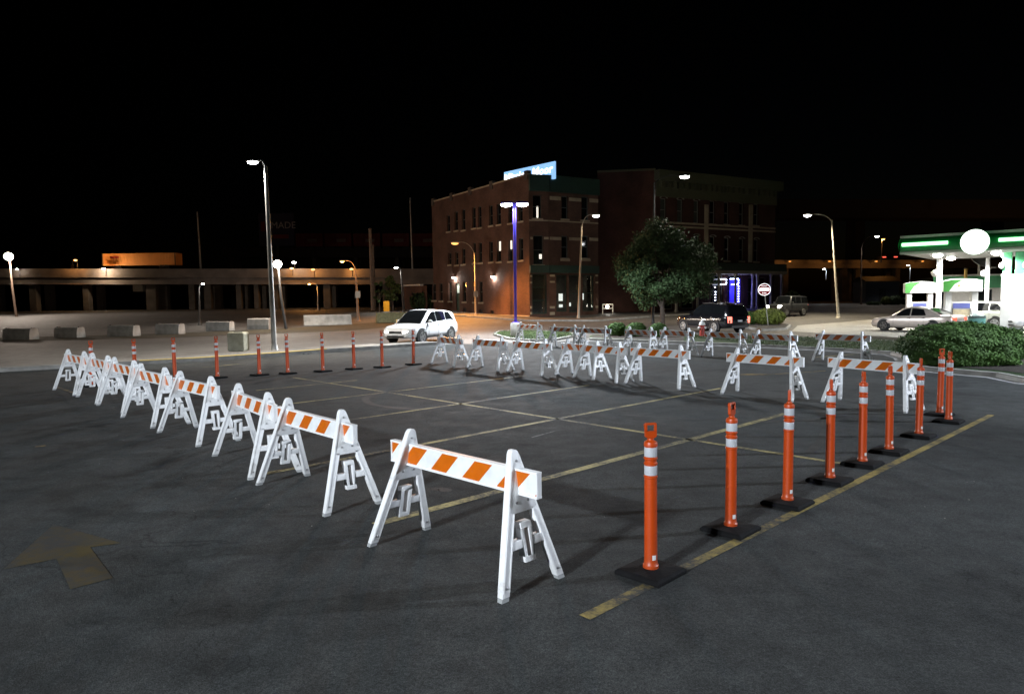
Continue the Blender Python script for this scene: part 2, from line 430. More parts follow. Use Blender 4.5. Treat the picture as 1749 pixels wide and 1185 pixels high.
# left kerb, its yellow painted part, pavement behind it
lk2 = [p.xy for p in lk]
kerb('kerb', lk2, .15, .18, KERBM, side=1)
side = sheet('pavement', lk2+list(reversed(offset_path(lk2, 1.5))), .14, asphalt('pavement_concrete', .15, (1.05, 1, .92), crack=False, bump=.3, wear=.3))
YK = mat('yellow_kerb_paint', srgb((196, 168, 70)), .7, var=.35, scale=5)
yk = [lk2[3]*.45+lk2[2]*.55, lk2[3], lk2[4], lk2[5]]
mb = MB(); vs = []; fs = []
for i, p in enumerate(yk):
    t = (yk[min(i+1, 3)]-yk[max(i-1, 0)]).normalized(); nn = Vector((-t.y, t.x))
    for a, b in ((.018, .125), (.043, .153), (.185, .153)): q = p+nn*a; vs.append((q.x, q.y, b))
for i in range(3):
    for k in range(2): fs.append((i*3+k, i*3+k+1, i*3+k+4, i*3+k+3))
mb.add(vs, fs); mb.build('painted_kerb', YK)['kind'] = 'structure'
# storm drain at the kerb
g = gp(507, 604).xy
mb = MB()
for k in range(7): mb.box((g.x-.6+k*.2, g.y-.28+.02*k, .02), (.05, .5, .03))
mb.build('drain_grate', mat('drain_iron', (.02, .02, .02), .7))['kind'] = 'structure'
# paving edges in front of the buildings
fpts = [Vector(p) for p in G2((728, 536.5), (905, 549), (1022, 549), (1120, 541), (1330, 531))]
sheet('pavement', fpts+list(reversed(offset_path(fpts, 3.0))), .13, A_STREET); kerb('kerb', fpts, .15, .2, KERBM, side=1)
# small kerbed island by the sign
si = G2((1262, 559), (1300, 565.5), (1345, 563), (1352, 557), (1330, 553), (1280, 551))
sheet('mulch_bed', si, .10, MULCH); kerb('kerb', si+si[:1], .13, .15, KERBM, side=1)
fk = G2((1486, 579), (1541, 583)); kerb('kerb', fk, .15, .5, mat('dark_kerb', (.08, .07, .05), .9), side=1)

# ================================================================== barricades
def grime(mt, dirt, lo, hi, zfade=None, amount=.6):
    """scuffs and dirt with a shape of their own over a plastic colour"""
    t = mt.node_tree; L = t.links; b = t.nodes['Principled BSDF']; src = b.inputs['Base Color'].links[0].from_socket
    tc = N(t, 'ShaderNodeTexCoord'); oi = N(t, 'ShaderNodeObjectInfo')
    ad = N(t, 'ShaderNodeVectorMath', operation='MULTIPLY_ADD'); L.new(oi.outputs['Random'], ad.inputs[0]); ad.inputs[1].default_value = (37, 53, 71); L.new(tc.outputs['Object'], ad.inputs[2])
    n = N(t, 'ShaderNodeTexNoise'); n.inputs['Scale'].default_value = 7; n.inputs['Detail'].default_value = 9; n.inputs['Roughness'].default_value = .72; L.new(ad.outputs[0], n.inputs['Vector'])
    mr = N(t, 'ShaderNodeMapRange'); L.new(n.outputs['Fac'], mr.inputs[0]); mr.inputs[1].default_value = lo; mr.inputs[2].default_value = hi; mr.inputs[3].default_value = 0; mr.inputs[4].default_value = amount
    fac = mr.outputs[0]
    if zfade:
        sp = N(t, 'ShaderNodeSeparateXYZ'); L.new(tc.outputs['Object'], sp.inputs[0])
        zr = N(t, 'ShaderNodeMapRange'); L.new(sp.outputs['Z'], zr.inputs[0]); zr.inputs[1].default_value = 0; zr.inputs[2].default_value = zfade; zr.inputs[3].default_value = .45; zr.inputs[4].default_value = 0
        n2 = N(t, 'ShaderNodeTexNoise'); n2.inputs['Scale'].default_value = 22; n2.inputs['Detail'].default_value = 5; L.new(ad.outputs[0], n2.inputs['Vector'])
        mu = N(t, 'ShaderNodeMath', operation='MULTIPLY_ADD'); L.new(zr.outputs[0], mu.inputs[0]); L.new(n2.outputs['Fac'], mu.inputs[1]); L.new(fac, mu.inputs[2]); mu.use_clamp = True; fac = mu.outputs[0]
    mx = N(t, 'ShaderNodeMix', data_type='RGBA'); L.new(fac, mx.inputs[0]); L.new(src, mx.inputs[6]); mx.inputs[7].default_value = (*dirt, 1)
    L.new(mx.outputs[2], b.inputs['Base Color']); return mt
WPL = grime(mat('white_plastic', (.80, .81, .82), .42, var=.06, scale=5, bump=.05, bscale=40), (.34, .32, .29), .56, .74, .35, .55)
GRUB = mat('foot_rubber', (.30, .31, .31), .7)
def stripe_mat(name, sgn):
    mt = bpy.data.materials.new(name); mt.use_nodes = True; t = mt.node_tree; L = t.links
    b = t.nodes['Principled BSDF']; b.inputs['Roughness'].default_value = .35
    tc = N(t, 'ShaderNodeTexCoord'); sp = N(t, 'ShaderNodeSeparateXYZ'); L.new(tc.outputs['Object'], sp.inputs[0])
    a = N(t, 'ShaderNodeMath', operation='MULTIPLY_ADD'); L.new(sp.outputs['Z'], a.inputs[0]); a.inputs[1].default_value = -sgn; L.new(sp.outputs['X'], a.inputs[2])
    d = N(t, 'ShaderNodeMath', operation='MULTIPLY_ADD'); L.new(a.outputs[0], d.inputs[0]); d.inputs[1].default_value = 1/.41; d.inputs[2].default_value = 20.1
    f = N(t, 'ShaderNodeMath', operation='FRACT'); L.new(d.outputs[0], f.inputs[0])
    c = N(t, 'ShaderNodeMath', operation='GREATER_THAN'); L.new(f.outputs[0], c.inputs[0]); c.inputs[1].default_value = .5
    nz = N(t, 'ShaderNodeTexNoise'); nz.inputs['Scale'].default_value = 9; nz.inputs['Detail'].default_value = 6; L.new(tc.outputs['Object'], nz.inputs[0])
    mx = N(t, 'ShaderNodeMix', data_type='RGBA'); L.new(c.outputs[0], mx.inputs[0])
    mx.inputs[6].default_value = (.80, .82, .83, 1); mx.inputs[7].default_value = (*srgb((204, 100, 8)), 1)
    mr = N(t, 'ShaderNodeMapRange'); L.new(nz.outputs['Fac'], mr.inputs[0]); mr.inputs[1].default_value = .3; mr.inputs[2].default_value = .8; mr.inputs[3].default_value = 1.0; mr.inputs[4].default_value = .8
    v = N(t, 'ShaderNodeVectorMath', operation='SCALE'); L.new(mx.outputs[2], v.inputs[0]); L.new(mr.outputs[0], v.inputs['Scale'])
    L.new(v.outputs[0], b.inputs['Base Color'])
    return grime(mt, (.40, .37, .33), .60, .74, None, .45)
ST = {1: stripe_mat('striped_sheeting_rising', 1), -1: stripe_mat('striped_sheeting_falling', -1)}
HB, STOP, SBOT, WF = 1.035, .64, .84, .315

def aframe(sign, parent):
    """one A-shaped plastic leg frame, leaning outwards along the board towards its feet"""
    th = .027
    def xm(z): return sign*(SBOT+(STOP-SBOT)*z/HB)
    def out(z): return .031+(WF+.03-.031)*(1-z/HB)
    mk = lambda s: (lambda p: (xm(p[1])+s, p[0], p[1]))
    f0, f1 = mk(-th), mk(th)
    mb = MB()
    zc = .60
    # head plate, with rounded top
    hd = [(-out(zc), zc), (-out(zc)+.05, zc-.02), (out(zc)-.05, zc-.02), (out(zc), zc), (out(1.0), 1.0), (.030, 1.022), (.016, HB), (-.016, HB), (-.030, 1.022), (-out(1.0), 1.0)]
    mb.prism(hd, f0, f1)
    lw = .075
    for s in (-1, 1):
        mb.prism([(s*(out(zc-.002)), zc-.002), (s*out(.03), .03), (s*(out(.03)-lw), .03), (s*(out(zc-.002)-lw), zc-.002)], f0, f1)
        # raised rims of the channel on both faces of the leg
        for q in (.004, lw-.018):
            for e in (-1, 1):
                ff0, ff1 = mk(e*th), mk(e*(th+.006))
                mb.prism([(s*(out(.95)-q), .95) if q < .02 else (s*(out(.58)-q), .58), (s*(out(.06)-q), .06), (s*(out(.06)-q-.014), .06), (s*(out(.95)-q-.014), .95) if q < .02 else (s*(out(.58)-q-.014), .58)], ff0, ff1)
    # cross bar and the loop in its middle
    zb = .355; oi = out(zb)-lw
    for s in (-1, 1): mb.prism([(s*.052, zb-.03), (s*.052, zb+.03), (s*(oi+.01), zb+.03), (s*(oi+.01), zb-.03)], f0, f1)
    g0, g1 = mk(-th-.004), mk(th+.004)
    z0, z1, hw, hi = .215, .505, .056, .022
    mb.prism([(-hw, z0), (hw, z0), (hw, z0+.04), (-hw, z0+.04)], g0, g1); mb.prism([(-hw, z1-.04), (hw, z1-.04), (hw, z1), (-hw, z1)], g0, g1)
    for s in (-1, 1): mb.prism([(s*hi, z0+.04), (s*hw, z0+.04), (s*hw, z1-.04), (s*hi, z1-.04)], g0, g1)
    fr = mb.build('leg_frame', WPL, parent, bevel=.007, smooth=SM)
    for s in (-1, 1):
        b = MB(); b.prism([(s*out(.03), .03), (s*(out(0)), .0), (s*(out(0)-lw+.004), .0), (s*(out(.03)-lw+.004), .03)], mk(-th+.003), mk(th-.003))
        b.build('foot', GRUB, fr)
    bo = MB()
    for (y, z) in ((0, .955), (-.06, .655), (.06, .655), (-out(.09)+.035, .09), (out(.09)-.035, .09)):
        for e in (-1, 1): bo.lathe([(.011, -.004), (.011, .004), (.006, .007)] if e > 0 else [(.006, -.007), (.011, -.004), (.011, .004)], 8, (xm(z)+e*(th+.002), y, z), 'X')
    bo.build('bolts', mat('bolt_zinc', (.45, .45, .46), .4, 1.), fr)['kind'] = 'stuff'
    return fr
def make_barricade(sgn):
    t = thing('barricade', '', 'barricade')
    aframe(-1, t); aframe(1, t)
    LB = .92; zt, zb_ = .905, .705; yo = 0.           # board stands in the pocket on the front of the frames
    mb = MB()
    mb.box((0, yo, (zt+zb_)/2), (2*LB, .032, zt-zb_-.03))
    mb.box((0, yo, zt-.009), (2*LB, .056, .018)); mb.box((0, yo, zb_+.009), (2*LB, .056, .018))
    for s in (-1, 1): mb.box((s*(LB-.004), yo, (zt+zb_)/2), (.009, .05, zt-zb_-.037))
    bd = mb.build('board', WPL, t, bevel=.003)
    for s in (-1, 1):
        m2 = MB(); m2.box((0, yo+s*.0175, (zt+zb_)/2), (2*LB-.03, .002, zt-zb_-.042)); m2.build('striped_sheeting', ST[sgn if s < 0 else -sgn], bd)
    return t
BAR = [('a', -.46, 5.73, -45, 1), ('b', -2.25, 7.82, -47.5, 1), ('c', -3.5, 9.34, -53, 1), ('d', -5.16, 11.3, -45, 1), ('e', -6.67, 12.9, -45, -1), ('i', -8.1, 14.53, -45, -1), ('h', -9.42, 15.92, -46, -1), ('g', -10.85, 17.34, -43, -1),
 ('m', -2.09, 23.47, -58, -1), ('m', -.7, 21.85, -53, 1), ('m', .58, 20.51, -54, 1), ('m', 1.95, 19.35, -57, -1), ('m', 2.42, 18.6, -55, 1), ('m', 3.64, 17.24, -51, 1), ('m', 5.47, 15.14, -51, 1), ('m', 7.06, 13.66, -57, 1),
 ('k', .88, 34.55, -51, 1), ('k', 2.33, 30.9, -49, 1), ('k', 3.48, 29.3, -52, -1), ('k', 5.06, 27.47, -60, -1), ('k', 6.28, 26.6, -60, -1), ('k', 7.61, 24.87, -56, -1), ('k', 8.76, 23.3, -60, -1), ('k', 10.76, 22.72, -54, 1)]
proto = {1: make_barricade(1), -1: make_barricade(-1)}; used = {1: False, -1: False}
for n, (rk, x, y, a, sg) in enumerate(BAR):
    if n < 8:
        lab = f'striped A-frame barricade beside the painted arrow, {ORD[n]} from the yellow-line posts'; grp = 'barricades beside the painted arrow'
    elif n < 16:
        lab = f'striped A-frame barricade in the middle row, {ORD[n-8]} from the white car'; grp = 'barricades in the middle row'
    else:
        lab = f'striped A-frame barricade along the grass island, {ORD[n-16]} from the blue lamp post'; grp = 'barricades along the grass island'
    if not used[sg]: o = proto[sg]; used[sg] = True
    else: o = dup(proto[sg])
    o.location = (x, y, .008); o.rotation_euler = (0, 0, R(a)); o['label'] = lab; o['group'] = grp

# ================================================================== tube posts
OR = mat('orange_plastic', srgb((178, 62, 4)), .42, var=.07, scale=5, spec=.5)
grime(OR, (.16, .06, .03), .58, .72, .3, .5)
RUB = mat('black_rubber', (.006, .006, .0065), .85, var=.4, scale=8, bump=.5, bscale=50, spec=.15)
def band_mat():
    mt = mat('reflective_band', (.46, .47, .50), .28, var=.08, scale=20); return mt
BND = band_mat()
def make_post():
    t = thing('tube_post', '', 'post')
    b = MB(); h = .205
    def sq(s, z): return [(-s, -s, z), (s, -s, z), (s, s, z), (-s, s, z)]
    rings = [sq(h, 0), sq(h, .028), sq(h-.02, .046), sq(.085, .054)]
    vs = [v for r in rings for v in r]; fs = [(3, 2, 1, 0), (12, 13, 14, 15)]
    for i in range(3):
        for k in range(4): fs.append((i*4+k, i*4+(k+1) % 4, (i+1)*4+(k+1) % 4, (i+1)*4+k))
    b.add(vs, fs); ba = b.build('base', RUB, t, bevel=.006)
    b = MB(); b.lathe([(.062, .048), (.062, .075), (.054, .085), (.051, .12), (.049, .772), (.053, .776), (.053, .790), (.0485, .794), (.0485, .876), (.053, .880), (.053, .892), (.046, .900), (.046, .915), (.053, .922), (.053, .934), (.048, .940), (.048, 1.02), (.053, 1.024), (.053, 1.045), (.048, 1.058), (.034, 1.066), (.026, 1.072), (.024, 1.086)], 24)
    tb = b.build('tube', OR, t, smooth=R(35))
    for z0, z1 in ((.797, .872), (.943, 1.017)):
        b = MB(); b.lathe([(.0500, z0), (.0505, z0+.002), (.0505, z1-.002), (.0500, z1)], 24); b.build('reflective_band', BND, t, smooth=R(35))
    b = MB(); f0 = lambda p: (p[0], -.014, p[1]); f1 = lambda p: (p[0], .014, p[1]); z = 1.086
    b.prism([(-.03, z), (.03, z), (.047, z+.014), (.047, z+.055), (-.047, z+.055), (-.047, z+.014)], f0, f1)
    for s in (-1, 1): b.prism([(s*.030, z+.055), (s*.047, z+.055), (s*.047, z+.105), (s*.030, z+.105)], f0, f1)
    b.prism([(-.047, z+.105), (.047, z+.105), (.043, z+.12), (-.043, z+.12)], f0, f1)
    b.build('handle', OR, t, bevel=.004)
    b = MB(); 
    for a in range(-2, 2):
        a0, a1 = a*.16, (a+1)*.16; r = .0535
        b.add([(r*math.sin(a0), -r*math.cos(a0), .125), (r*math.sin(a1), -r*math.cos(a1), .125), (r*math.sin(a1), -r*math.cos(a1), .165), (r*math.sin(a0), -r*math.cos(a0), .165)], [(0, 1, 2, 3)])
    b.build('sticker', mat('white_sticker', (.7, .7, .7), .5), t)
    return t
PR_ = [(1111.5, 981, 8), (1247.7, 907, 44), (1345, 862, 66), (1417.1, 823, 72), (1472.6, 794.5, 78), (1518.2, 773, 80), (1569, 746.3, 70), (1620, 721.5, 84), (1604.7, 710, 10)]
PL_ = [(156, 580.5), (230.7, 578.9), (298.3, 578.3), (367.8, 575.4), (441.6, 573), (489.8, 571), (549.7, 568.5), (604, 568), (652.2, 567.7), (703.6, 565.5)]
pp = make_post(); first = True
def put_post(x, y, rz, lab, grp, tilt=(0, 0)):
    global first
    o = pp if first else dup(pp)
    first = False; o.location = (x, y, .009); o.rotation_euler = (tilt[0], tilt[1], rz); o['label'] = lab; o['group'] = grp
    for k in kids(o):
        if k.name.startswith('handle') or k.name.startswith('sticker'): k.rotation_euler = (0, 0, 0)
    return o
for i, (px, py, hr) in enumerate(PR_):
    g = gp(px, py)
    lab = f'orange banded tube post on the yellow line, {ORD[i]} from the lone big barricade'
    if i == 8: lab = 'orange banded tube post just behind the yellow line end, before the round hedge'
    o = put_post(g.x, g.y, R(45), lab, 'orange posts along the yellow line', (random.uniform(-.008, .008), random.uniform(-.006, .022)))
    for k in kids(o):
        if k.name.startswith('handle'): k.rotation_euler = (0, 0, R(hr-45))
        if k.name.startswith('sticker'): k.rotation_euler = (0, 0, R(-45+20))
for i, (px, py) in enumerate(PL_):
    if i >= 3:
        base = [(371.5, 646), (443.3, 641.5), (492, 638.7), (551.8, 635), (604.9, 631), (653, 628), (706.2, 623.3)][i-3]; g = gp(*base)
    else:
        d = ray(px, py); tt = (1.205-CAMH)/d.z; g = Vector((d.x*tt, d.y*tt, 0)); g = Vector((g.x, g.y, 0))
        if i == 0: g = Vector(gp(157, 660)); 
        if i == 1: g = Vector(gp(232, 655))
        if i == 2: g = Vector(gp(299.5, 650.5))
    put_post(g.x, g.y, R(48)+random.uniform(-.15, .15), f'orange banded tube post in the kerbside row, {ORD[9-i]} from the white car', 'orange posts in the row along the kerb', (random.uniform(-.01, .01), random.uniform(-.02, .02)))

# ================================================================== lamp posts
STEEL = mat('galvanised_steel', (.36, .36, .35), .5, .55, var=.25, scale=3)
DSTEEL = mat('dark_pole', (.03, .03, .03), .6, .2, var=.3)
BLUE = mat('blue_pole_paint', (.075, .05, .42), .4, var=.1)
CONC = mat('concrete', (.27, .26, .24), .9, var=.35, scale=2.2, bump=.5, bscale=25)
E_COOL = emitter('led_lens', (.95, .98, 1.0), 40); E_SOD = emitter('sodium_lens', (1, .60, .25), 1.9); E_NEUT = emitter('white_lens', (1, .97, .9), 45)

def cobra(label, base, ptop, lamp, r0=.11, r1=.06, m=STEEL, lens=E_COOL, power=0, c=COOL, spot=148, cat='street lamp', zb=0., headscale=1., depth=None, group='street lamps', polebase=True, lrad=.15, aim=(0, -.35, -1)):
    """pole with a curved arm to a lamp head; all drawn in the plane that faces along x"""
    if depth: g = pz(base[0], base[1], depth); 
    else: g = gp(*base)
    zt = hz(g, ptop[1]); tp = pz(ptop[0], ptop[1], g.y); lp = pz(lamp[0], lamp[1], g.y)
    t = thing('street_lamp', label, cat, (g.x, g.y, g.z+zb), group=group)
    def loc(p): return Vector(p)-Vector((g.x, g.y, g.z+zb))
    top = loc((tp.x, g.y, tp.z)); L = loc(lp); s = 1 if L.x > top.x else -1
    b = MB(); b.tube([(0, 0, 0), top*.5, top], [r0, (r0+r1)/2, r1], 12); b.build('pole', m, t, smooth=SM)
    if polebase:
        b = MB(); b.lathe([(r0*1.9, 0), (r0*1.9, .04), (r0*1.35, .1), (r0*1.1, .35)], 14); b.build('pole_base', m, t, smooth=SM)
    hs = headscale
    end = L+Vector((-s*.22*hs, 0, .10*hs))
    st = top-Vector((0, 0, .1))
    pts = [st]
    for k in range(1, 9):
        q = k/8; a = st; cpt = Vector((st.x+(end.x-st.x)*.25, 0, max(end.z, st.z+.05)+.1)); bq = end
        pts.append(a*(1-q)**2+cpt*2*q*(1-q)+bq*q*q)
    b = MB(); b.tube(pts, [r1*.8]+[r1*.6]*8, 8); b.build('arm', m, t, smooth=SM)
    b = MB(); b.ell(L+Vector((0, 0, .09*hs)), (.38*hs, .17*hs, .09*hs), 14, 8); hd = b.build('lamp_head', m, t, smooth=True)
    b = MB(); b.ell(L+Vector((s*.04*hs, 0, .02*hs)), (.27*hs, .15*hs, .12*hs), 14, 8); b.build('lens', lens, hd, smooth=True)
    if power: lamp_light(L+Vector((s*.04*hs, 0, -.16*hs)), power, c, lrad, t, spot=spot, aim=aim)
    return t
K = 1.0
cobra('grey steel lamp post with a short arm, standing on the pavement beside the yellow kerb', (469, 602), (453.5, 284), (433, 277.5), .115, .075, STEEL, E_COOL, 4800*K, NEUT, headscale=.85, spot=168, aim=(-.2, .5, -1))
cobra('tall lamp post with its curved arm above the round-crowned tree', (1115, 553), (1117.5, 312), (1168, 302.5), .13, .07, DSTEEL, E_COOL, 1500*K, NEUT, headscale=1.35)
cobra('lamp post with a curved arm in front of the corner shopfront', (988, 545), (993.5, 386), (1017, 369), .12, .06, mat('buff_pole', (.42, .36, .28), .6, var=.2), E_COOL, 1100*K, (1,.8,.55), headscale=1.15)
cobra('pale lamp post with a long curved arm standing at the forecourt entrance', (1432, 543), (1420.5, 376), (1380, 368.5), .13, .06, mat('cream_pole', (.46, .42, .33), .6, var=.2), E_COOL, 7500*K, (1, .86, .62), headscale=1.15)
cobra('sodium street lamp glowing orange before the brick side wall', (813, 540), (810.5, 433), (778, 416), .11, .05, mat('buff_pole', (0, 0, 0)), emitter('sodium_bright', (1, .46, .12), 2.4), 13500*K, SOD, spot=150, headscale=1.3, aim=(0, -.75, -1))
cobra('lamp post with a sign plate, standing between the concrete barriers', (612, 549), (607.5, 459), (585, 446.5), .13, .05, mat('rust_pole', (.16, .11, .08), .7, var=.3), E_SOD, 900*K, SOD, spot=None, headscale=.8)
cobra('slim lamp post with orange lamp under the bridge', (543.5, 530), (542.5, 489), (528, 485), .09, .05, STEEL, E_SOD, 900*K, SOD, spot=None, headscale=.8)
cobra('dark lamp post beside the young tree and yellow box', (690, 534.5), (685, 462), (677, 457.5), .16, .08, DSTEEL, E_COOL, 1500*K, NEUT, headscale=.8)
cobra('dark lamp post with a high curved arm beyond the forecourt', (1470.5, 522), (1471, 424), (1497.5, 404), .12, .06, mat('rust_pole', (0, 0, 0)), E_COOL, 900*K, NEUT, depth=88, headscale=1.0)
cobra('short dark lamp post among the concrete blocks', (341, 555), (340, 497), (346, 485), .1, .06, DSTEEL, E_NEUT, 500*K, NEUT, headscale=.5)
for q, (bx, by, tx, ty, lx, ly, lab) in enumerate([(1411, 478, 1411.5, 462, 1408, 459.5, 'small white lamp before the dark viaduct, left of the forecourt lamp post'), (1553, 505, 1555, 455, 1551, 453, 'white lamp on a short pole just behind the nearer-road fuel pump')]):
    cobra(lab, (bx, by), (tx, ty), (lx, ly), .07, .05, STEEL, E_COOL, 300, COOL, depth=100, headscale=.7, polebase=False)
cobra('orange sodium lamp on a tall pole, beside the canopy end', (1505, 448), (1505.5, 412), (1508, 408.5), .12, .08, STEEL, emitter('sodium_bright', (1, .46, .12), 2.4), 900, SOD, depth=120, headscale=1.2, spot=None, polebase=False)

# floodlights on dark poles that face the lots
def flood(label, base, lamp, power, c, size, m=DSTEEL, depth=None):
    g = gp(*base); lp = pz(lamp[0], lamp[1], g.y); t = thing('flood_lamp', label, 'flood lamp', g, group='flood lamps')
    L = lp-g; f = -(Vector((L.x+g.x, g.y, 0)).normalized()); f = (f+Vector((0, 0, -.35))).normalized()
    b = MB(); b.tube([(0, 0, 0), (L.x*.7, .1, L.z*.5), (L.x, .16, L.z-.1)], [.13, .11, .07], 10); b.build('pole', m, t, smooth=SM)
    Mx = f.to_track_quat('Z', 'Y').to_matrix()
    b = MB(); b.lathe([(size*.45, -.28), (size*.8, -.2), (size*1.06, 0), (size*1.06, .04)], 20); hd = b.build('lamp_head', m, t, smooth=SM); hd.location = L; hd.rotation_euler = Mx.to_euler()
    b = MB(); b.lathe([(size, .03), (size*.95, .06), (size*.6, .12), (.02, .15)], 20); b.build('lens', E_NEUT, hd, smooth=SM)
    lamp_light(L+f*.45, power, c, .2, t)
    return t
flood('dark pole with a glaring white flood lamp, behind the grey lamp post', (489, 562), (474, 451), 2600, (1, .86, .72), .31)
flood('leaning pole with a glaring white flood lamp at the edge of the far lot', (28, 541), (14.5, 438), 8000, (1, .84, .70), .42, mat('rust_pole', (0, 0, 0)))

# the twin-headed blue lot lamp, and the two of its kind that light the lot from behind the camera
def twin_lamp(label, g, hgt, power, zb=.0, yawd=0., dy=0., c=COOL):
    t = thing('lot_lamp', label, 'lot lamp', g, R(yawd), 'blue twin-headed lot lamps')
    b = MB(); b.lathe([(.30, 0), (.30, .72), (.27, .76)], 18); b.build('concrete_base', CONC, t, smooth=SM)
    b = MB(); b.box((0, 0, .78), (.42, .42, .04)); b.box((0, 0, (hgt+.8)/2), (.15, .15, hgt-.8)); b.build('pole', BLUE, t, bevel=.01)
    b = MB(); b.box((0, 0, hgt-.02), (.55, .07, .07)); b.build('arm', BLUE, t)
    for s in (-1, 1):
        b = MB(); b.box((s*.44, 0, hgt), (.60, .46, .12)); h = b.build('lamp_head', BLUE, t, bevel=.03)
        b = MB(); b.ell((s*.44, 0, hgt-.07), (.33, .23, .14), 18, 8); b.build('lens', E_COOL, h, smooth=True)
        lamp_light((s*.44, 0, hgt-.26), power, c, .13, t, spot=162, blend=.15)
    return t
gb = gp(881, 577); bh = hz(gb, 350)
twin_lamp('blue square lot lamp post with two white heads on a round concrete base', (gb.x, gb.y, .1), bh, 9500*K)
twin_lamp('blue twin-headed lot lamp post on the open lot, out past the painted arrow', (-13.7, -12, .008), 9.4, 22000*K)
twin_lamp('blue twin-headed lot lamp post off beyond the end of the yellow line', (23, 10, .008), 9.2, 15000*K, c=(.80, .88, 1.0))
twin_lamp('blue twin-headed lot lamp post on the open lot, farthest from every barricade', (22, -12, .008), 9.2, 1800*K)

# plain poles
def pole(label, base, top, r0, r1, m, depth=None, name='utility_pole', cross=False):
    g = pz(base[0], base[1], depth) if depth else gp(*base)
    tp = pz(top[0], top[1], g.y); t = thing(name, label, 'pole', g, group='plain poles')
    b = MB(); b.tube([(0, 0, -.3), (tp.x-g.x, 0, tp.z-g.z)], [r0, r1], 10); b.build('shaft', m, t, smooth=SM)
    b = MB(); b.lathe([(r1*1.2, 0), (r1*1.2, .08), (r1*.4, .2)], 10); k = b.build('cap', m, t); k.location = (tp.x-g.x, 0, tp.z-g.z-.02)
    return t
WOOD = mat('weathered_wood', (.26, .20, .16), .9, var=.3, scale=4)
pole('thick grey wooden utility pole, taller of the pair before the bridge', (637.5, 530), (632, 392), .26, .17, WOOD)
pole('thinner pole standing against the thick utility pole', (641, 529), (637.5, 420), .12, .09, WOOD)
pole('tall slim pole rising behind the bridge near the brick building', (705, 463), (700.5, 339), .2, .12, STEEL, depth=125)
pole('tall slim pole rising behind the bridge deck near the trailer', (343, 461), (337, 363), .2, .12, STEEL, depth=125)
pole('thin pole at the brick building corner', (742, 400), (740.5, 361), .1, .08, STEEL, depth=96)

# ================================================================== buildings
BR1 = brick('red_brick', (.135, .068, .050), (.10, .052, .039), (.10, .084, .072))
BR2 = brick('dark_red_brick', (.085, .034, .025), (.066, .026, .020), (.06, .045, .038))
STONE = mat('buff_stone', (.42, .35, .25), .85, var=.2, scale=2)
GREEN = mat('green_paint', (.018, .05, .038), .5, var=.15)
FRAME = mat('window_frame_paint', (.05, .06, .055), .5)
GLASS = mat('dark_glass', (.012, .014, .016), .06, var=0, spec=.8)
BRASS = mat('door_brass', (.4, .3, .12), .35, 1.)
WGLOW = emitter('window_glow', (1, .92, .8), 1.1)

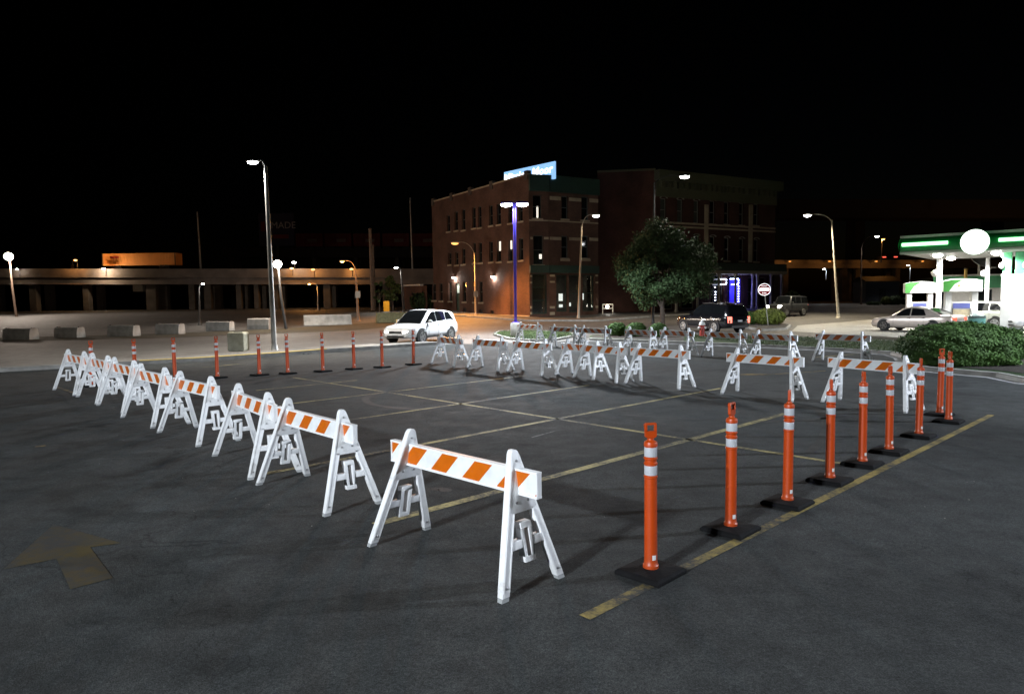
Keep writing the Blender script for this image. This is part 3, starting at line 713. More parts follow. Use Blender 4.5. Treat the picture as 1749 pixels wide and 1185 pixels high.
class Wall:
    """a vertical wall from A to B; openings are (u0, u1, z0, z1) along and up it"""
    def __init__(s, A, B, z0, z1, th=.35):
        s.A = Vector((A[0], A[1], 0)); s.B = Vector((B[0], B[1], 0)); s.z0, s.z1, s.th = z0, z1, th
        s.d = (s.B-s.A).normalized(); s.len = (s.B-s.A).length
        s.n = Vector((s.d.y, -s.d.x, 0))
        if s.n.dot(-s.A) < 0: s.n = -s.n             # outwards = towards the viewer
        s.ops = []
    def uz(s, px, py):                                # the pixel's place on the wall
        d = ray(px, py); o = Vector((0, 0, CAMH)); k = (s.A-o).dot(s.n)/d.dot(s.n); p = o+d*k
        return (p-s.A).dot(s.d), p.z
    def pt(s, u, z, out=0.): return s.A+s.d*u+s.n*out+Vector((0, 0, z))
    def open_px(s, x0, y0, x1, y1):
        xm = (x0+x1)/2; u0 = s.uz(x0, (y0+y1)/2)[0]; u1 = s.uz(x1, (y0+y1)/2)[0]; za = s.uz(xm, y1)[1]; zb = s.uz(xm, y0)[1]
        o = (min(u0, u1), max(u0, u1), za, zb); s.ops.append(o); return o
    def mesh(s, name, m, parent):
        us = sorted({0., s.len} | {round(v, 4) for o in s.ops for v in o[:2] if 0 < v < s.len}); zs = sorted({s.z0, s.z1} | {round(v, 4) for o in s.ops for v in o[2:] if s.z0 < v < s.z1})
        mb = MB(); uvs = []
        def quad(ps, uv): mb.add(ps, [(0, 1, 2, 3)]); uvs.extend(uv)
        for i in range(len(us)-1):
            for j in range(len(zs)-1):
                uc, zc = (us[i]+us[i+1])/2, (zs[j]+zs[j+1])/2
                if any(o[0] < uc < o[1] and o[2] < zc < o[3] for o in s.ops): continue
                c = [(us[i], zs[j]), (us[i+1], zs[j]), (us[i+1], zs[j+1]), (us[i], zs[j+1])]
                quad([s.pt(*q) for q in c], c)
        for (a, b, c, d) in s.ops:
            for p, q in (((a, c), (b, c)), ((b, c), (b, d)), ((b, d), (a, d)), ((a, d), (a, c))):
                quad([s.pt(*p), s.pt(*q), s.pt(*q, -s.th), s.pt(*p, -s.th)], [p, q, (q[0]+.3, q[1]), (p[0]+.3, p[1])])
        o = mb.build(name, m, parent, fix=False)
        uvl = o.data.uv_layers.new(name='UVMap')
        for i, l in enumerate(uvl.data): l.uv = uvs[i]
        return o
    def slab(s, name, m, parent, u0, u1, z0, z1, o0, o1, bevel=0.):
        mb = MB(); vs = [s.pt(u, z, o) for z in (z0, z1) for o in (o0, o1) for u in (u0, u1)]
        mb.add(vs, [(0, 2, 3, 1), (4, 5, 7, 6), (0, 1, 5, 4), (2, 6, 7, 3), (0, 4, 6, 2), (1, 3, 7, 5)])
        return mb.build(name, m, parent, bevel=bevel)
    def window(s, o, parent, sill=True, bars=1, glass=GLASS, rec=.16, fm=FRAME, lintel=None):
        a, b, c, d = o
        w_ = thing('window', None, None) if False else None
        mb = MB(); fw = .07
        def bx(u0, u1, z0, z1, o0, o1):
            vs = [s.pt(u, z, q) for z in (z0, z1) for q in (o0, o1) for u in (u0, u1)]
            mb.add(vs, [(0, 2, 3, 1), (4, 5, 7, 6), (0, 1, 5, 4), (2, 6, 7, 3), (0, 4, 6, 2), (1, 3, 7, 5)])
        bx(a, a+fw, c, d, -rec-.06, -rec); bx(b-fw, b, c, d, -rec-.06, -rec); bx(a+fw, b-fw, c, c+fw, -rec-.06, -rec); bx(a+fw, b-fw, d-fw, d, -rec-.06, -rec)
        for k in range(bars):
            z = c+(d-c)*(k+1)/(bars+1); bx(a+fw, b-fw, z-.03, z+.03, -rec-.055, -rec+.005)
        fr = mb.build('window', fm, parent)
        s.slab('pane', glass, fr, a+fw, b-fw, c+fw, d-fw, -rec-.04, -rec-.03)
        if sill: s.slab('sill', STONE, fr, a-.12, b+.12, c-.16, c-.001, -.05, .09)
        if lintel: s.slab('lintel', lintel, fr, a-.1, b+.1, d+.001, d+.22, -.05, .03)
        return fr

def poly_roof(name, pts, z, m, parent):
    mb = MB(); mb.add([(p[0], p[1], z) for p in pts], [tuple(range(len(pts)))]); return mb.build(name, m, parent)

# ---- the corner brick building
Y0 = 66.
c0p = pz(905, 543, Y0); lft = pz(741, 531, 84.); cc = pz(938, 545, 66.6); rgt = pz(1022, 543, 69.5)
z1c = pz(905, 298.5, Y0).z; zbase = T(60)-.3
B1 = thing('brick_building', 'three-storey brick corner building with a lit blue sign on its roof', 'building', (0, 0, 0))
wl = Wall(lft, c0p, zbase, z1c); wc = Wall(c0p, cc, zbase, z1c); wr = Wall(cc, rgt, zbase, z1c)
def crop5(x, y): return 720+x/3.95, 260+y/3.95
tops = [(170, 425, 192, 535), (222, 400, 245, 528), (270, 385, 295, 525), (340, 372, 365, 512), (380, 365, 404, 508), (455, 358, 480, 495), (508, 350, 535, 487), (585, 338, 611, 478), (655, 325, 682, 465)]
mids = [(180, 680, 200, 758), (226, 675, 248, 760), (272, 650, 295, 755), (345, 612, 366, 748), (384, 610, 408, 745), (456, 603, 482, 740), (508, 595, 536, 738), (585, 590, 612, 735), (658, 580, 686, 728)]
lows = [(72, 888, 98, 1000), (120, 884, 142, 1002), (182, 878, 204, 1004), (277, 876, 300, 1008), (348, 874, 366, 1010), (388, 872, 412, 1012)]
wins = []
def widen(r): return r
for r in tops: wins.append((wl.open_px(*crop5(r[0], r[1]), *crop5(r[2], r[3])), 0))
for i, r in enumerate(mids): wins.append((wl.open_px(*crop5(r[0], r[1]), *crop5(r[2], r[3])), 1 if i in (6, 7) else 0))
for r in lows: wins.append((wl.open_px(*crop5(r[0], r[1]), *crop5(r[2], r[3])), 0))
door = wl.open_px(*crop5(230, 882), *crop5(256, 1068))
bas = [wl.open_px(*crop5(280, 1050), *crop5(303, 1096)), wl.open_px(*crop5(388, 1062), *crop5(412, 1100)), wl.open_px(*crop5(464, 1068), *crop5(488, 1104))]
wallo = wl.mesh('side_wall', BR1, B1)
REFL = emitter('window_reflection_glow', (1, .93, .9), .55)
for o, lit in wins: wl.window(o, B1, glass=GLASS)
# glowing panels on two first-floor windows imitate lamps reflected in the glass
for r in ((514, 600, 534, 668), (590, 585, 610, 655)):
    a = wl.uz(*crop5(r[0], r[3])); b = wl.uz(*crop5(r[2], r[1])); wl.slab('reflection_panel', WGLOW, B1, min(a[0], b[0]), max(a[0], b[0]), a[1], b[1], -.186, -.178)
for o in bas: wl.slab('basement_grille', mat('black_iron', (.01, .01, .01), .6), B1, *o, -.2, -.15)
d_ = wl.slab('door', GREEN, B1, door[0], door[1], door[2], door[2]+(door[3]-door[2])*.62, -.22, -.16)
wl.slab('transom_window', emitter('transom_light', (.75, .9, .8), .25), d_, door[0]+.05, door[1]-.05, door[2]+(door[3]-door[2])*.64, door[3]-.05, -.22, -.18)
wl.slab('handle', BRASS, d_, door[1]-.2, door[1]-.14, door[2]+1.0, door[2]+1.25, -.16, -.11)
wl.slab('base_course', STONE, B1, 0, wl.len, zbase, wl.uz(880, 538)[1], .0, .06)
# parapet steps of the side wall
for (xa, xb, yt) in ((742, 757, 341), (757, 793, 334), (793, 822, 327), (822, 858, 318), (858, 905, 306)): pass
# corner bay (chamfer) with green shopfront
cs = wc.uz(921, 520); 
o1 = wc.open_px(910, 333, 925, 373); o2 = wc.open_px(911, 402, 928, 452); o3 = wc.open_px(909, 468, 934, 536)
wc.mesh('corner_wall', BR1, B1)
wc.window(o1, B1, glass=GLASS); wc.window(o2, B1, glass=GLASS, bars=1)
sf = wc.window(o3, B1, glass=mat('shop_glass', (.62, .68, .66), .02, var=0, spec=.6, trans=.96), bars=2, fm=GREEN, sill=False, rec=.1)
a = wc.uz(918, 362); b = wc.uz(920, 355); wc.slab('reflection_panel', WGLOW, B1, wc.uz(917.5, 362)[0], wc.uz(920.5, 362)[0], wc.uz(918, 372)[1], wc.uz(918, 352)[1], -.186, -.178)  # glowing panel over the corner pane, imitating a reflected lamp
wc.slab('lit_sign', WGLOW, B1, wc.uz(922, 440)[0], wc.uz(926.5, 440)[0], wc.uz(924, 442)[1], wc.uz(924, 434)[1], -.186, -.178)
# street front
o1 = wr.open_px(959, 335, 970, 374); o2 = wr.open_px(993, 336, 1005, 376); o3 = wr.open_px(959, 403, 970, 441); o4 = wr.open_px(994, 403, 1005, 441)
sh = [wr.open_px(950, 470, 968, 532), wr.open_px(972, 470, 990, 533), wr.open_px(995, 470, 1014, 531)]
wr.mesh('front_wall', BR1, B1)
for o in (o1, o2, o3, o4): wr.window(o, B1, fm=mat('grey_green_frame', (.06, .09, .09), .5))
for o in sh:
    f = wr.window(o, B1, glass=_m['shop_glass'], bars=1, fm=GREEN, sill=False, rec=.1)
for (x0, x1, y0, y1) in ((950, 953.5, 503, 509), (959.5, 966, 501, 514), (974, 980, 517, 523), (960, 966, 520, 525), (998, 1002, 500, 512)):
    wr.slab('shop_light', emitter('shop_light', (1, .97, .92), 1.6), B1, wr.uz(x0, y0)[0], wr.uz(x1, y0)[0], wr.uz(x0, y1)[1], wr.uz(x0, y0)[1], -.55, -.5)
# the shop interior behind the glass
for wq, q0, q1, yb, yt in ((wr, 946, 1018, 536, 466),):
    wq.slab('shop_interior', mat('shop_interior_wall', (.12, .10, .08), .9, var=.5, scale=1.2), B1, wq.uz(q0, 500)[0], wq.uz(q1, 500)[0], wq.uz(980, yb)[1], wq.uz(980, yt)[1], -1.6, -1.5)
def bandpx(wq, x0, x1, y0, y1, m=STONE, out=.07, name='stone_band'):
    wq.slab(name, m, B1, max(0.02, wq.uz(x0, y0)[0]), min(wq.len-.02, wq.uz(x1, y0)[0]), wq.uz((x0+x1)/2, y1)[1], wq.uz((x0+x1)/2, y0)[1], -.03, out)
for (x0, x1, y0, y1) in ((939, 957, 336, 342), (971.5, 992, 338.5, 344), (1006.5, 1021, 340, 346), (939, 958, 405, 410), (972, 992.5, 406, 411), (1006.5, 1021, 406.5, 411.5), (957, 973, 442.5, 446), (993, 1008, 442.5, 446), (939, 947, 469, 472.5), (939, 947, 480, 483), (939, 947, 523, 527), (939, 947, 533, 538), (1017, 1021, 469, 472), (1017, 1021, 481, 484), (1017, 1021, 522, 526)):
    bandpx(wr, x0, x1, y0, y1)
for (x0, x1, y0, y1) in ((906, 909.5, 405, 409), (929, 937, 405, 409), (905.5, 908.5, 470, 473), (905.5, 908.5, 481, 484), (905.5, 908.5, 523, 527), (905.5, 908.5, 533, 537)): bandpx(wc, x0, x1, y0, y1)
for wq in (wc, wr):
    wq.slab('belt_course', STONE, B1, .02, wq.len-.02, wq.uz(938, 376)[1]-.12, wq.uz(938, 376)[1], -.02, .06)
    wq.slab('shop_cornice', GREEN, B1, .02, wq.len-.02, wq.uz(938, 466)[1], wq.uz(938, 453)[1], -.02, .22)
    wq.slab('roof_cornice', GREEN, B1, .01, wq.len-.01, z1c-1.5, z1c+.02, -.05, .3)
wl.slab('coping', STONE, B1, 0, wl.len-.03, z1c, z1c+.14, -.35, .07)
for u in (0.35, 5.2, 9.6, 14.2, wl.len-.35): wl.slab('parapet_pier', BR1, B1, max(.01, u-.3), min(wl.len-.02, u+.3), z1c-.4, z1c+.42, -.33, .1)
poly_roof('roof', [lft, c0p, cc, rgt, rgt+Vector((-4, 14, 0)), lft+Vector((6, 8, 0))], z1c-.5, mat('roof_felt', (.03, .03, .03), .9), B1)
# wall lamps
for (x, y) in ((778, 474), (844.5, 472)):
    u, z = wl.uz(x, y); p = wl.pt(u, z, .25)
    t = thing('wall_lamp', 'white wall lamp over the side door of the brick building' if x < 800 else 'white wall lamp halfway along the brick side wall', 'wall lamp', p, group='wall lamps on the brick building')
    mb = MB(); mb.tube([Vector((0, 0, .2))-wl.n*.3, Vector((0, 0, .22)), Vector((0, 0, .12))], .03, 8); mb.build('bracket', FRAME, t)
    mb = MB(); mb.lathe([(.22, .02), (.20, .08), (.06, .15)], 16); mb.build('shade', FRAME, t, smooth=SM)
    mb = MB(); mb.ell((0, 0, 0), (.16, .16, .13), 12, 8); mb.build('bulb', E_NEUT, t, smooth=True)
    lamp_light((0, 0, -.2), 150, (1, .94, .86), .08, t)
# rooftop sign
sp = [pz(861, 296, 70.0), pz(947.5, 276.5, 66.2)]
sl = Wall(sp[0], sp[1], 0, 1); zt_ = [pz(861, 294.5, 70).z, pz(947.5, 275.5, 66.2).z]; zh = 2.0
zt0 = (zt_[0]+zt_[1])/2
RS = thing('roof_sign', 'bright blue and white lit sign board on the brick building roof', 'sign', (sp[0].x, sp[0].y, z1c-.5))
def rloc(v): return v-Vector((sp[0].x, sp[0].y, z1c-.5))
mb = MB(); vs = []
for o_ in (0, -.18):
    for u, zz in ((0, zt_[0]-1.6), (sl.len, zt_[1]-1.6), (sl.len, zt_[1]), (0, zt_[0])): vs.append(rloc(sl.pt(u, zz, o_)))
mb.add(vs, [(0, 1, 2, 3), (7, 6, 5, 4), (0, 4, 5, 1), (1, 5, 6, 2), (2, 6, 7, 3), (3, 7, 4, 0)])
mb.build('sign_face', emitter('sign_blue', (.30, .58, 1.0), 1.0), RS)
mb = MB()
for u in (.4, sl.len-.4):
    p = rloc(sl.pt(u, 0, -.25)); mb.box((p.x, p.y, (zt0-z1c-.5)/2+.2), (.12, .12, zt0-z1c+.5))
mb.build('support', DSTEEL, RS)
slope = (sl.d*sl.len+Vector((0, 0, zt_[1]-zt_[0]))).normalized()
text_mesh('lettering', 'Mission Moor', 1.05, emitter('sign_white', (1, 1, 1), 3.0), RS, frameM(rloc(sl.pt(sl.len*.47, (zt_[0]+zt_[1])/2-.66, .03)), slope, (0, 0, 1)), shear=.18, bold=.012)
# low wing to its left
W0 = pz(690, 533, 90.); W1 = pz(730, 532, 86.); ww = Wall(W0, W1, .5, pz(700, 489, 90).z)
LW = thing('brick_annex', 'low brick annexe with a lit white eave beside the brick building', 'building')
oo = [ww.open_px(703, 500, 708.5, 506), ww.open_px(720, 498, 725, 506)]
ww.mesh('wall', BR1, LW)
for o in oo: ww.window(o, LW, sill=False, bars=0)
ww.slab('eave', mat('white_trim', (.7, .66, .6), .6), LW, 0, ww.len*.82, ww.z1, ww.z1+.18, -.2, .4); poly_roof('roof', [W0, W1, W1+Vector((2, 8, 0)), W0+Vector((2, 8, 0))], ww.z1+.02, DSTEEL, LW)

# white railing with a lamp at the corner of the two buildings
g = gp(1038, 536); t = thing('railing', 'small white railing with a lit lamp between the two brick buildings', 'railing', g)
for x in (-.5, .5): MB().box((x, 0, .5), (.07, .07, 1.0)).build('post', mat('railing_white', (.6, .55, .45), .6), t)
for z in (.55, .95): MB().box((0, 0, z), (.95, .05, .06)).build('rail', _m['railing_white'], t)
MB().ell((-.05, -.06, .72), (.13, .08, .13), 10, 8).build('lamp_lens', E_NEUT, t, smooth=True); lamp_light((-.05, -.4, .72), 25, NEUT, .05, t)
# ---- the long brick hotel-like building on the right
C2 = thing('brick_block', 'long dark brick block with tall arched windows and a white columned porch', 'building')
s0 = pz(1021, 534, 73.); s1 = pz(1119, 534, 72.); s2 = pz(1322, 525, 80.5)
zt2 = pz(1119, 291, 72).z
w2s = Wall(s0, s1, .3, zt2); w2 = Wall(s1, s2, .3, zt2)
w2s.mesh('side_wall', BR2, C2)
def crop6(x, y): return 1000+x/4.086, 270+y/4.086
w2w = []
for r in ((522, 280, 565, 440), (640, 288, 680, 450), (755, 295, 792, 455), (868, 298, 905, 460), (968, 306, 1003, 463), (1073, 314, 1105, 468), (1175, 320, 1208, 470),
          (526, 530, 562, 690), (642, 534, 680, 700), (756, 540, 792, 705), (870, 548, 905, 710), (970, 556, 1004, 716), (1074, 562, 1106, 718), (1176, 566, 1208, 722)):
    w2w.append(w2.open_px(*crop6(r[0], r[1]), *crop6(r[2], r[3])))
porch = [w2.open_px(1214, 470, 1236, 524), w2.open_px(1243, 470, 1266, 523), w2.open_px(1277, 474, 1290, 523), w2.open_px(1298, 474, 1309, 522), w2.open_px(1130, 474, 1150, 528), w2.open_px(1165, 474, 1186, 527)]
w2.mesh('front_wall', BR2, C2)
GFR = mat('pale_frame', (.22, .23, .21), .6)
for i, o in enumerate(w2w):
    f = w2.window(o, C2, fm=GFR, glass=GLASS if i not in (0, 1, 2) else mat('curtained_glass', (.07, .08, .075), .2, var=.2), rec=.2)
    # arched hood over the window
    u, z, hw = (o[0]+o[1])/2, o[3], (o[1]-o[0])/2+.12; mb = MB(); n = 10
    for k in range(n):
        a0, a1 = math.pi*k/n, math.pi*(k+1)/n
        ps = [(u+math.cos(a)*rr, z-.02+math.sin(a)*rr*.45) for a, rr in ((a0, hw), (a1, hw), (a1, hw-.16), (a0, hw-.16))]
        vs = [w2.pt(q[0], q[1], oo_) for oo_ in (.0, .09) for q in ps]
        mb.add(vs, [(0, 1, 2, 3), (7, 6, 5, 4), (0, 4, 5, 1), (1, 5, 6, 2), (2, 6, 7, 3), (3, 7, 4, 0)])
    mb.build('arched_hood', mat('grey_stone', (.27, .27, .24), .8, var=.2), f)
for i, o in enumerate(porch): w2.window(o, C2, fm=mat('porch_frame', (.20, .19, .17), .6), sill=False, bars=1, rec=.25)
for x in (1205.5, 1281): w2.slab('pilaster', STONE, C2, w2.uz(x-2.8, 400)[0], w2.uz(x+2.8, 400)[0], w2.uz(x, 448)[1], w2.uz(x, 350)[1], -.02, .14)
for y in (384, 390): w2.slab('belt_course', STONE, C2, .05, w2.len-.02, w2.uz(1215, y)[1]-.12, w2.uz(1215, y)[1]+.06, -.02, .1)
CORN = mat('olive_cornice', (.085, .09, .05), .6, var=.2)
w2.slab('frieze', CORN, C2, .02, w2.len+.1, zt2-2.6, zt2-1.0, -.02, .12); w2.slab('cornice', CORN, C2, -.1, w2.len+.5, zt2-1.0, zt2, -.1, .7)
for k in range(22):
    u = .5+k*(w2.len-1)/21; w2.slab('cornice_bracket', CORN, C2, u-.1, u+.1, zt2-1.7, zt2-1.02, .1, .45)
w2s.slab('coping', CORN, C2, 0, w2s.len, zt2, zt2+.2, -.3, .06)
ze = w2.uz(1290, 464)[1]
w2.slab('porch_entablature', mat('porch_green', (.05, .07, .05), .6, var=.2), C2, 0.3, w2.len+.1, ze, w2.uz(1290, 452)[1], -.02, 1.6)
w2.slab('porch_trim', mat('porch_cream', (.42, .38, .30), .7, var=.15), C2, .25, w2.len+.16, ze-.35, ze-.002, .1, 1.66)
for x in (1140, 1176, 1212, 1240, 1269, 1277, 1300, 1318):
    u = w2.uz(x, 500)[0]; p = w2.pt(u, 0, 1.35); zb_ = T(p.y)
    mb = MB(); mb.lathe([(.22, 0), (.22, .18), (.15, .26), (.14, 1.5), (.12, ze-.36-zb_-.28), (.2, ze-.36-zb_-.12), (.2, ze-.36-zb_)], 12); c = mb.build('porch_column', _m['porch_cream'], C2, smooth=SM); c.location = (p.x, p.y, zb_)
poly_roof('roof', [s0, s1, s2, s2+Vector((-6, 16, 0)), s0+Vector((-2, 20, 0))], zt2-.4, _m['roof_felt'], C2)
# blue-white light strings round two porch windows
BL = emitter('string_bulb', (.75, .82, 1.0), 6.0)
def crop9(x, y): return 1190+x/10.77, 430+y/10.77
def string(label, segs, panel=None):
    u0, z0 = w2.uz(*crop9(*segs[0][0])); p0 = w2.pt(u0, z0, .12)
    t = thing('light_string', label, 'light string', p0, group='light strings on the porch')
    pts = []
    for a, b, n in segs:
        for k in range(n): q = k/(n-1) if n > 1 else 0; pts.append((a[0]+(b[0]-a[0])*q, a[1]+(b[1]-a[1])*q))
    loc = []
    for (x, y) in pts:
        u, z = w2.uz(*crop9(x, y)); p = w2.pt(u, z, .12)-p0; loc.append(p)
        mb = MB(); mb.ell((0, 0, 0), (.09, .09, .055), 8, 6); o = mb.build('bulb', BL, t, smooth=True); o.location = p
    mb = MB(); mb.tube([l-w2.n*.03 for l in loc], .012, 5); mb.build('cable', DSTEEL, t)
    if panel:
        a = w2.uz(*crop9(*panel[0])); b = w2.uz(*crop9(*panel[1])); mb = MB()
        q = [w2.pt(a[0], b[1], .04)-p0, w2.pt(b[0], b[1], .04)-p0, w2.pt(b[0], a[1], .04)-p0, w2.pt(a[0], a[1], .04)-p0]
        mb.add(q, [(0, 1, 2, 3)]); mb.build('blue_lit_blind', emitter('blue_blind', (.05, .04, .75), .55), t, fix=False)
        lamp_light((q[0]+q[2])/2+w2.n*.8, 60, (.15, .15, 1.0), .2, t)
string('string of blue-white bulbs framing the porch window nearest the tree', [((412, 505), (520, 505), 6), ((530, 520), (530, 570), 2), ((515, 600), (385, 603), 7), ((322, 652), (322, 652), 1), ((330, 740), (325, 890), 4)])
string('string of blue-white bulbs round the blue glowing porch window', [((605, 500), (745, 498), 8), ((755, 525), (755, 570), 2), ((740, 600), (630, 603), 6), ((755, 635), (752, 915), 7)], ((600, 490), (790, 940)))

# ================================================================== bridges behind
GIRD = mat('bridge_concrete', (.20, .18, .17), .9, var=.3, scale=.5)
def bridge(label, name, Y, x0, x1, rows, m, piers, pm, thick=8, y2=None):
    (yp, yd, yg, yb) = rows
    t = thing(name, label, 'bridge')
    for nm, a, b, o in (('parapet', yp, yd, 0.), ('deck_edge', yd, yg, -.12), ('girder', yg, yb, .35)):
        P0a, P1a = pz(x0, a, Y), pz(x1, a, Y if y2 is None else y2); P0b, P1b = pz(x0, b, Y), pz(x1, b, Y if y2 is None else y2)
        mb = MB(); vs = []
        for dy in (o, thick+o):
            for p in (P0b, P1b, P1a, P0a): vs.append((p.x, p.y+dy, p.z))
        mb.add(vs, [(0, 1, 2, 3), (7, 6, 5, 4), (0, 4, 5, 1), (1, 5, 6, 2), (2, 6, 7, 3), (3, 7, 4, 0)]); mb.build(nm, m, t)
    for (px, wpx, ztp) in piers:
        p = pz(px, 520, Y+1.5); tp = pz(px, ztp, Y+1.5).z; wd = wpx*Y/FPX
        mb = MB(); mb.box((p.x, Y+1.6, (tp+T(Y))/2), (wd, 1.2, tp-T(Y))); mb.build('pier', pm, t, bevel=.06)
        mb = MB(); mb.box((p.x, Y+5.5, (tp+T(Y))/2), (wd, 1.2, tp-T(Y))); mb.build('pier', pm, t, bevel=.06)
    return t
BRG = bridge('long low concrete road bridge with piers, a trailer standing on it', 'road_bridge', 118., -260, 746, (459, 468, 474, 485.5), GIRD, [(-120, 14, 486), (-30, 14, 486), (60, 12, 486), (150, 10, 486), (261, 17, 486), (330, 10, 486), (357, 12, 486), (410, 9, 486), (440, 8, 486), (472, 10, 486), (560, 12, 486), (660, 10, 486)], mat('pier_concrete', (.11, .10, .09), .9, var=.35, scale=.8))
# stubs for beam seats lit under the deck
for (x0, x1, y0, y1, m_, lab) in ((227, 243, 484, 498, mat('pale_concrete', (.6, .55, .45), .9, var=.2), 'pale square concrete block under the bridge'),):
    p0 = pz(x0, y1, 121); p1 = pz(x1, y0, 121); t = tag(MB().box((0, 0, 0), (p1.x-p0.x, 1, p1.z-p0.z)).build('concrete_block', m_, bevel=.05), lab, 'block'); t.location = ((p0.x+p1.x)/2, 121.5, (p0.z+p1.z)/2)
# railing posts on the bridge
# the trailer
p0 = pz(176, 459, 120.); p1 = pz(299.5, 433.5, 120.)
TRL = thing('box_trailer', 'long orange box trailer parked on the bridge', 'trailer', ((p0.x+p1.x)/2, 121.2, p0.z))
Ln, Hh = p1.x-p0.x, p1.z-p0.z
TOR = mat('trailer_orange', srgb((250, 168, 84)), .55, var=.1, scale=.6)
mb = MB(); mb.box((0, 0, Hh/2+.35), (Ln, 2.5, Hh-.35)); mb.build('box', TOR, TRL, bevel=.04)
mb = MB()
for k in range(25): mb.box((-Ln/2+.2+k*(Ln-.4)/24, -1.265, Hh/2+.35), (.06, .03, Hh-.5))
mb.build('side_rib', TOR, TRL)
for s in (-1, 1): MB().box((s*(Ln/2-.06), -1.28, Hh/2+.35), (.14, .06, Hh-.3)).build('corner_post', mat('trailer_dark', (.12, .06, .02), .6), TRL)
for x in (-Ln*.36, -Ln*.30, Ln*.3, Ln*.37):
    w_ = MB().lathe([(.25, -.15), (.48, -.15), (.5, 0), (.48, .15), (.25, .15)], 16, axis='Y').build('wheel', DSTEEL, TRL, smooth=SM); w_.location = (x, -1.0, .1)
MB().box((-Ln/2+2.1, -1.29, Hh*.80), (1.5, .02, .34)).build('red_marking', mat('trailer_red', srgb((190, 40, 20)), .6, var=.5, scale=3), TRL)
# lamps along the bridge
for i, (x, y, s, c, pw, lab) in enumerate([(502, 448.5, .30, E_NEUT, 250, 'warm round lamp above the bridge beside the flood lamp'), (498, 458.5, .28, E_SOD, 200, 'flat orange lamp on the bridge parapet just below the flood lamp'), (535, 460.5, .28, E_SOD, 200, 'flat orange lamp on the bridge parapet between its neighbours'), (600.5, 459.5, .28, E_SOD, 200, 'flat orange lamp on the bridge parapet near the lamp post with sign plate'), (129, 444.5, .25, E_SOD, 350, 'small amber signal lamp beside the trailer'), (177, 459, .22, E_NEUT, 750, 'small white lamp at the trailer end'), (29, 460, .18, E_NEUT, 60, 'tiny white lamp on the bridge by the leaning flood pole')]):
    Y = 117.2; p = pz(x, y, Y); t = thing('bridge_lamp', lab, 'lamp', p, group='lamps on the bridge')
    mb = MB(); mb.ell((0, 0, 0), (s*1.2, s*.8, s*.5), 12, 8); mb.build('lens', c, t, smooth=True)
    mb = MB(); mb.box((0, .25, s*.3), (s*1.6, .3, .1)); mb.tube([(0, .35, s*.3), (0, .5, -1.2)], .05, 6); mb.build('bracket', DSTEEL, t)
    lamp_light((0, -.6, -.3), pw, SOD if c is E_SOD else WARM, .1, t)
# dim signal mast
p = pz(125, 462, 122); t = thing('signal_mast', 'small railway signal with a red light beyond the bridge', 'signal', p)
mb = MB(); mb.tube([(0, 0, -3), (0, 0, 1.9)], .09, 8); mb.build('mast', DSTEEL, t)
mb = MB(); mb.box((0, -.1, .4), (.5, .25, 1.3)); mb.build('signal_head', DSTEEL, t, bevel=.05)
mb = MB(); mb.ell((0, -.25, .1), (.2, .1, .2), 10, 6); mb.build('red_lens', emitter('signal_red', (1, .15, .08), 2.5), t, smooth=True)
# the railway viaduct and its cars
RV = bridge('dark railway viaduct far behind the road bridge', 'rail_viaduct', 190., 380, 760, (424, 428, 430, 440), mat('black_steel', (.05, .045, .04), .8), [(400, 7, 440), (470, 7, 440), (540, 7, 440), (610, 7, 440), (680, 7, 440), (745, 7, 440)], _m['pier_concrete'], thick=5)
RCM = mat('railcar_red', (.22, .035, .03), .7, var=.35, scale=.5)
for i in range(5):
    xa = 500+i*50; xb = xa+46; p0 = pz(xa, 423.5, 188.); p1 = pz(xb, 398, 188.)
    t = thing('rail_wagon', f'dark red goods wagon on the far viaduct, {ORD[4-i]} from the brick building', 'wagon', ((p0.x+p1.x)/2, 192, p0.z), group='goods wagons on the far viaduct')
    Ln, Hh = p1.x-p0.x, p1.z-p0.z
    MB().box((0, 0, Hh/2+.4), (Ln, 2.8, Hh-.4)).build('body', RCM, t, bevel=.1)
    MB().box((Ln*.12, -1.43, Hh*.55), (Ln*.34, .06, Hh*.22)).build('panel', mat('wagon_pale', (.3, .25, .22), .8, var=.4), t)
    for s in (-.36, .36): MB().box((Ln*s, 0, .25), (1.9, 2.2, .5)).build('bogie', DSTEEL, t)
# dark billboard
p0 = pz(443, 420, 160.); p1 = pz(501, 364, 160.)
t = thing('billboard', 'unlit dark billboard with the word MADE, far behind the bridge', 'billboard', ((p0.x+p1.x)/2, 160, p0.z))
Wb, Hb = p1.x-p0.x, p1.z-p0.z
MB().box((0, .2, Hb*.5), (Wb, .3, Hb)).build('board', mat('billboard_navy', (.035, .035, .07), .8, var=.2), t)
mb = MB(); mb.box((0, .5, -3), (.6, .5, 6)); mb.build('post', DSTEEL, t)
text_mesh('lettering', 'MADE', 2.1, mat('billboard_white', (.55, .53, .53), .8), t, frameM((Wb*.2, .03, Hb*.62), (1, 0, 0), (0, 0, 1)))
MB().box((Wb*.12, .03, Hb*.28), (Wb*.45, .04, Hb*.12)).build('red_panel', mat('billboard_red', (.2, .02, .02), .8), t)
MB().box((-Wb*.38, .03, Hb*.6), (Wb*.12, .04, Hb*.3)).build('red_panel', _m['billboard_red'], t)
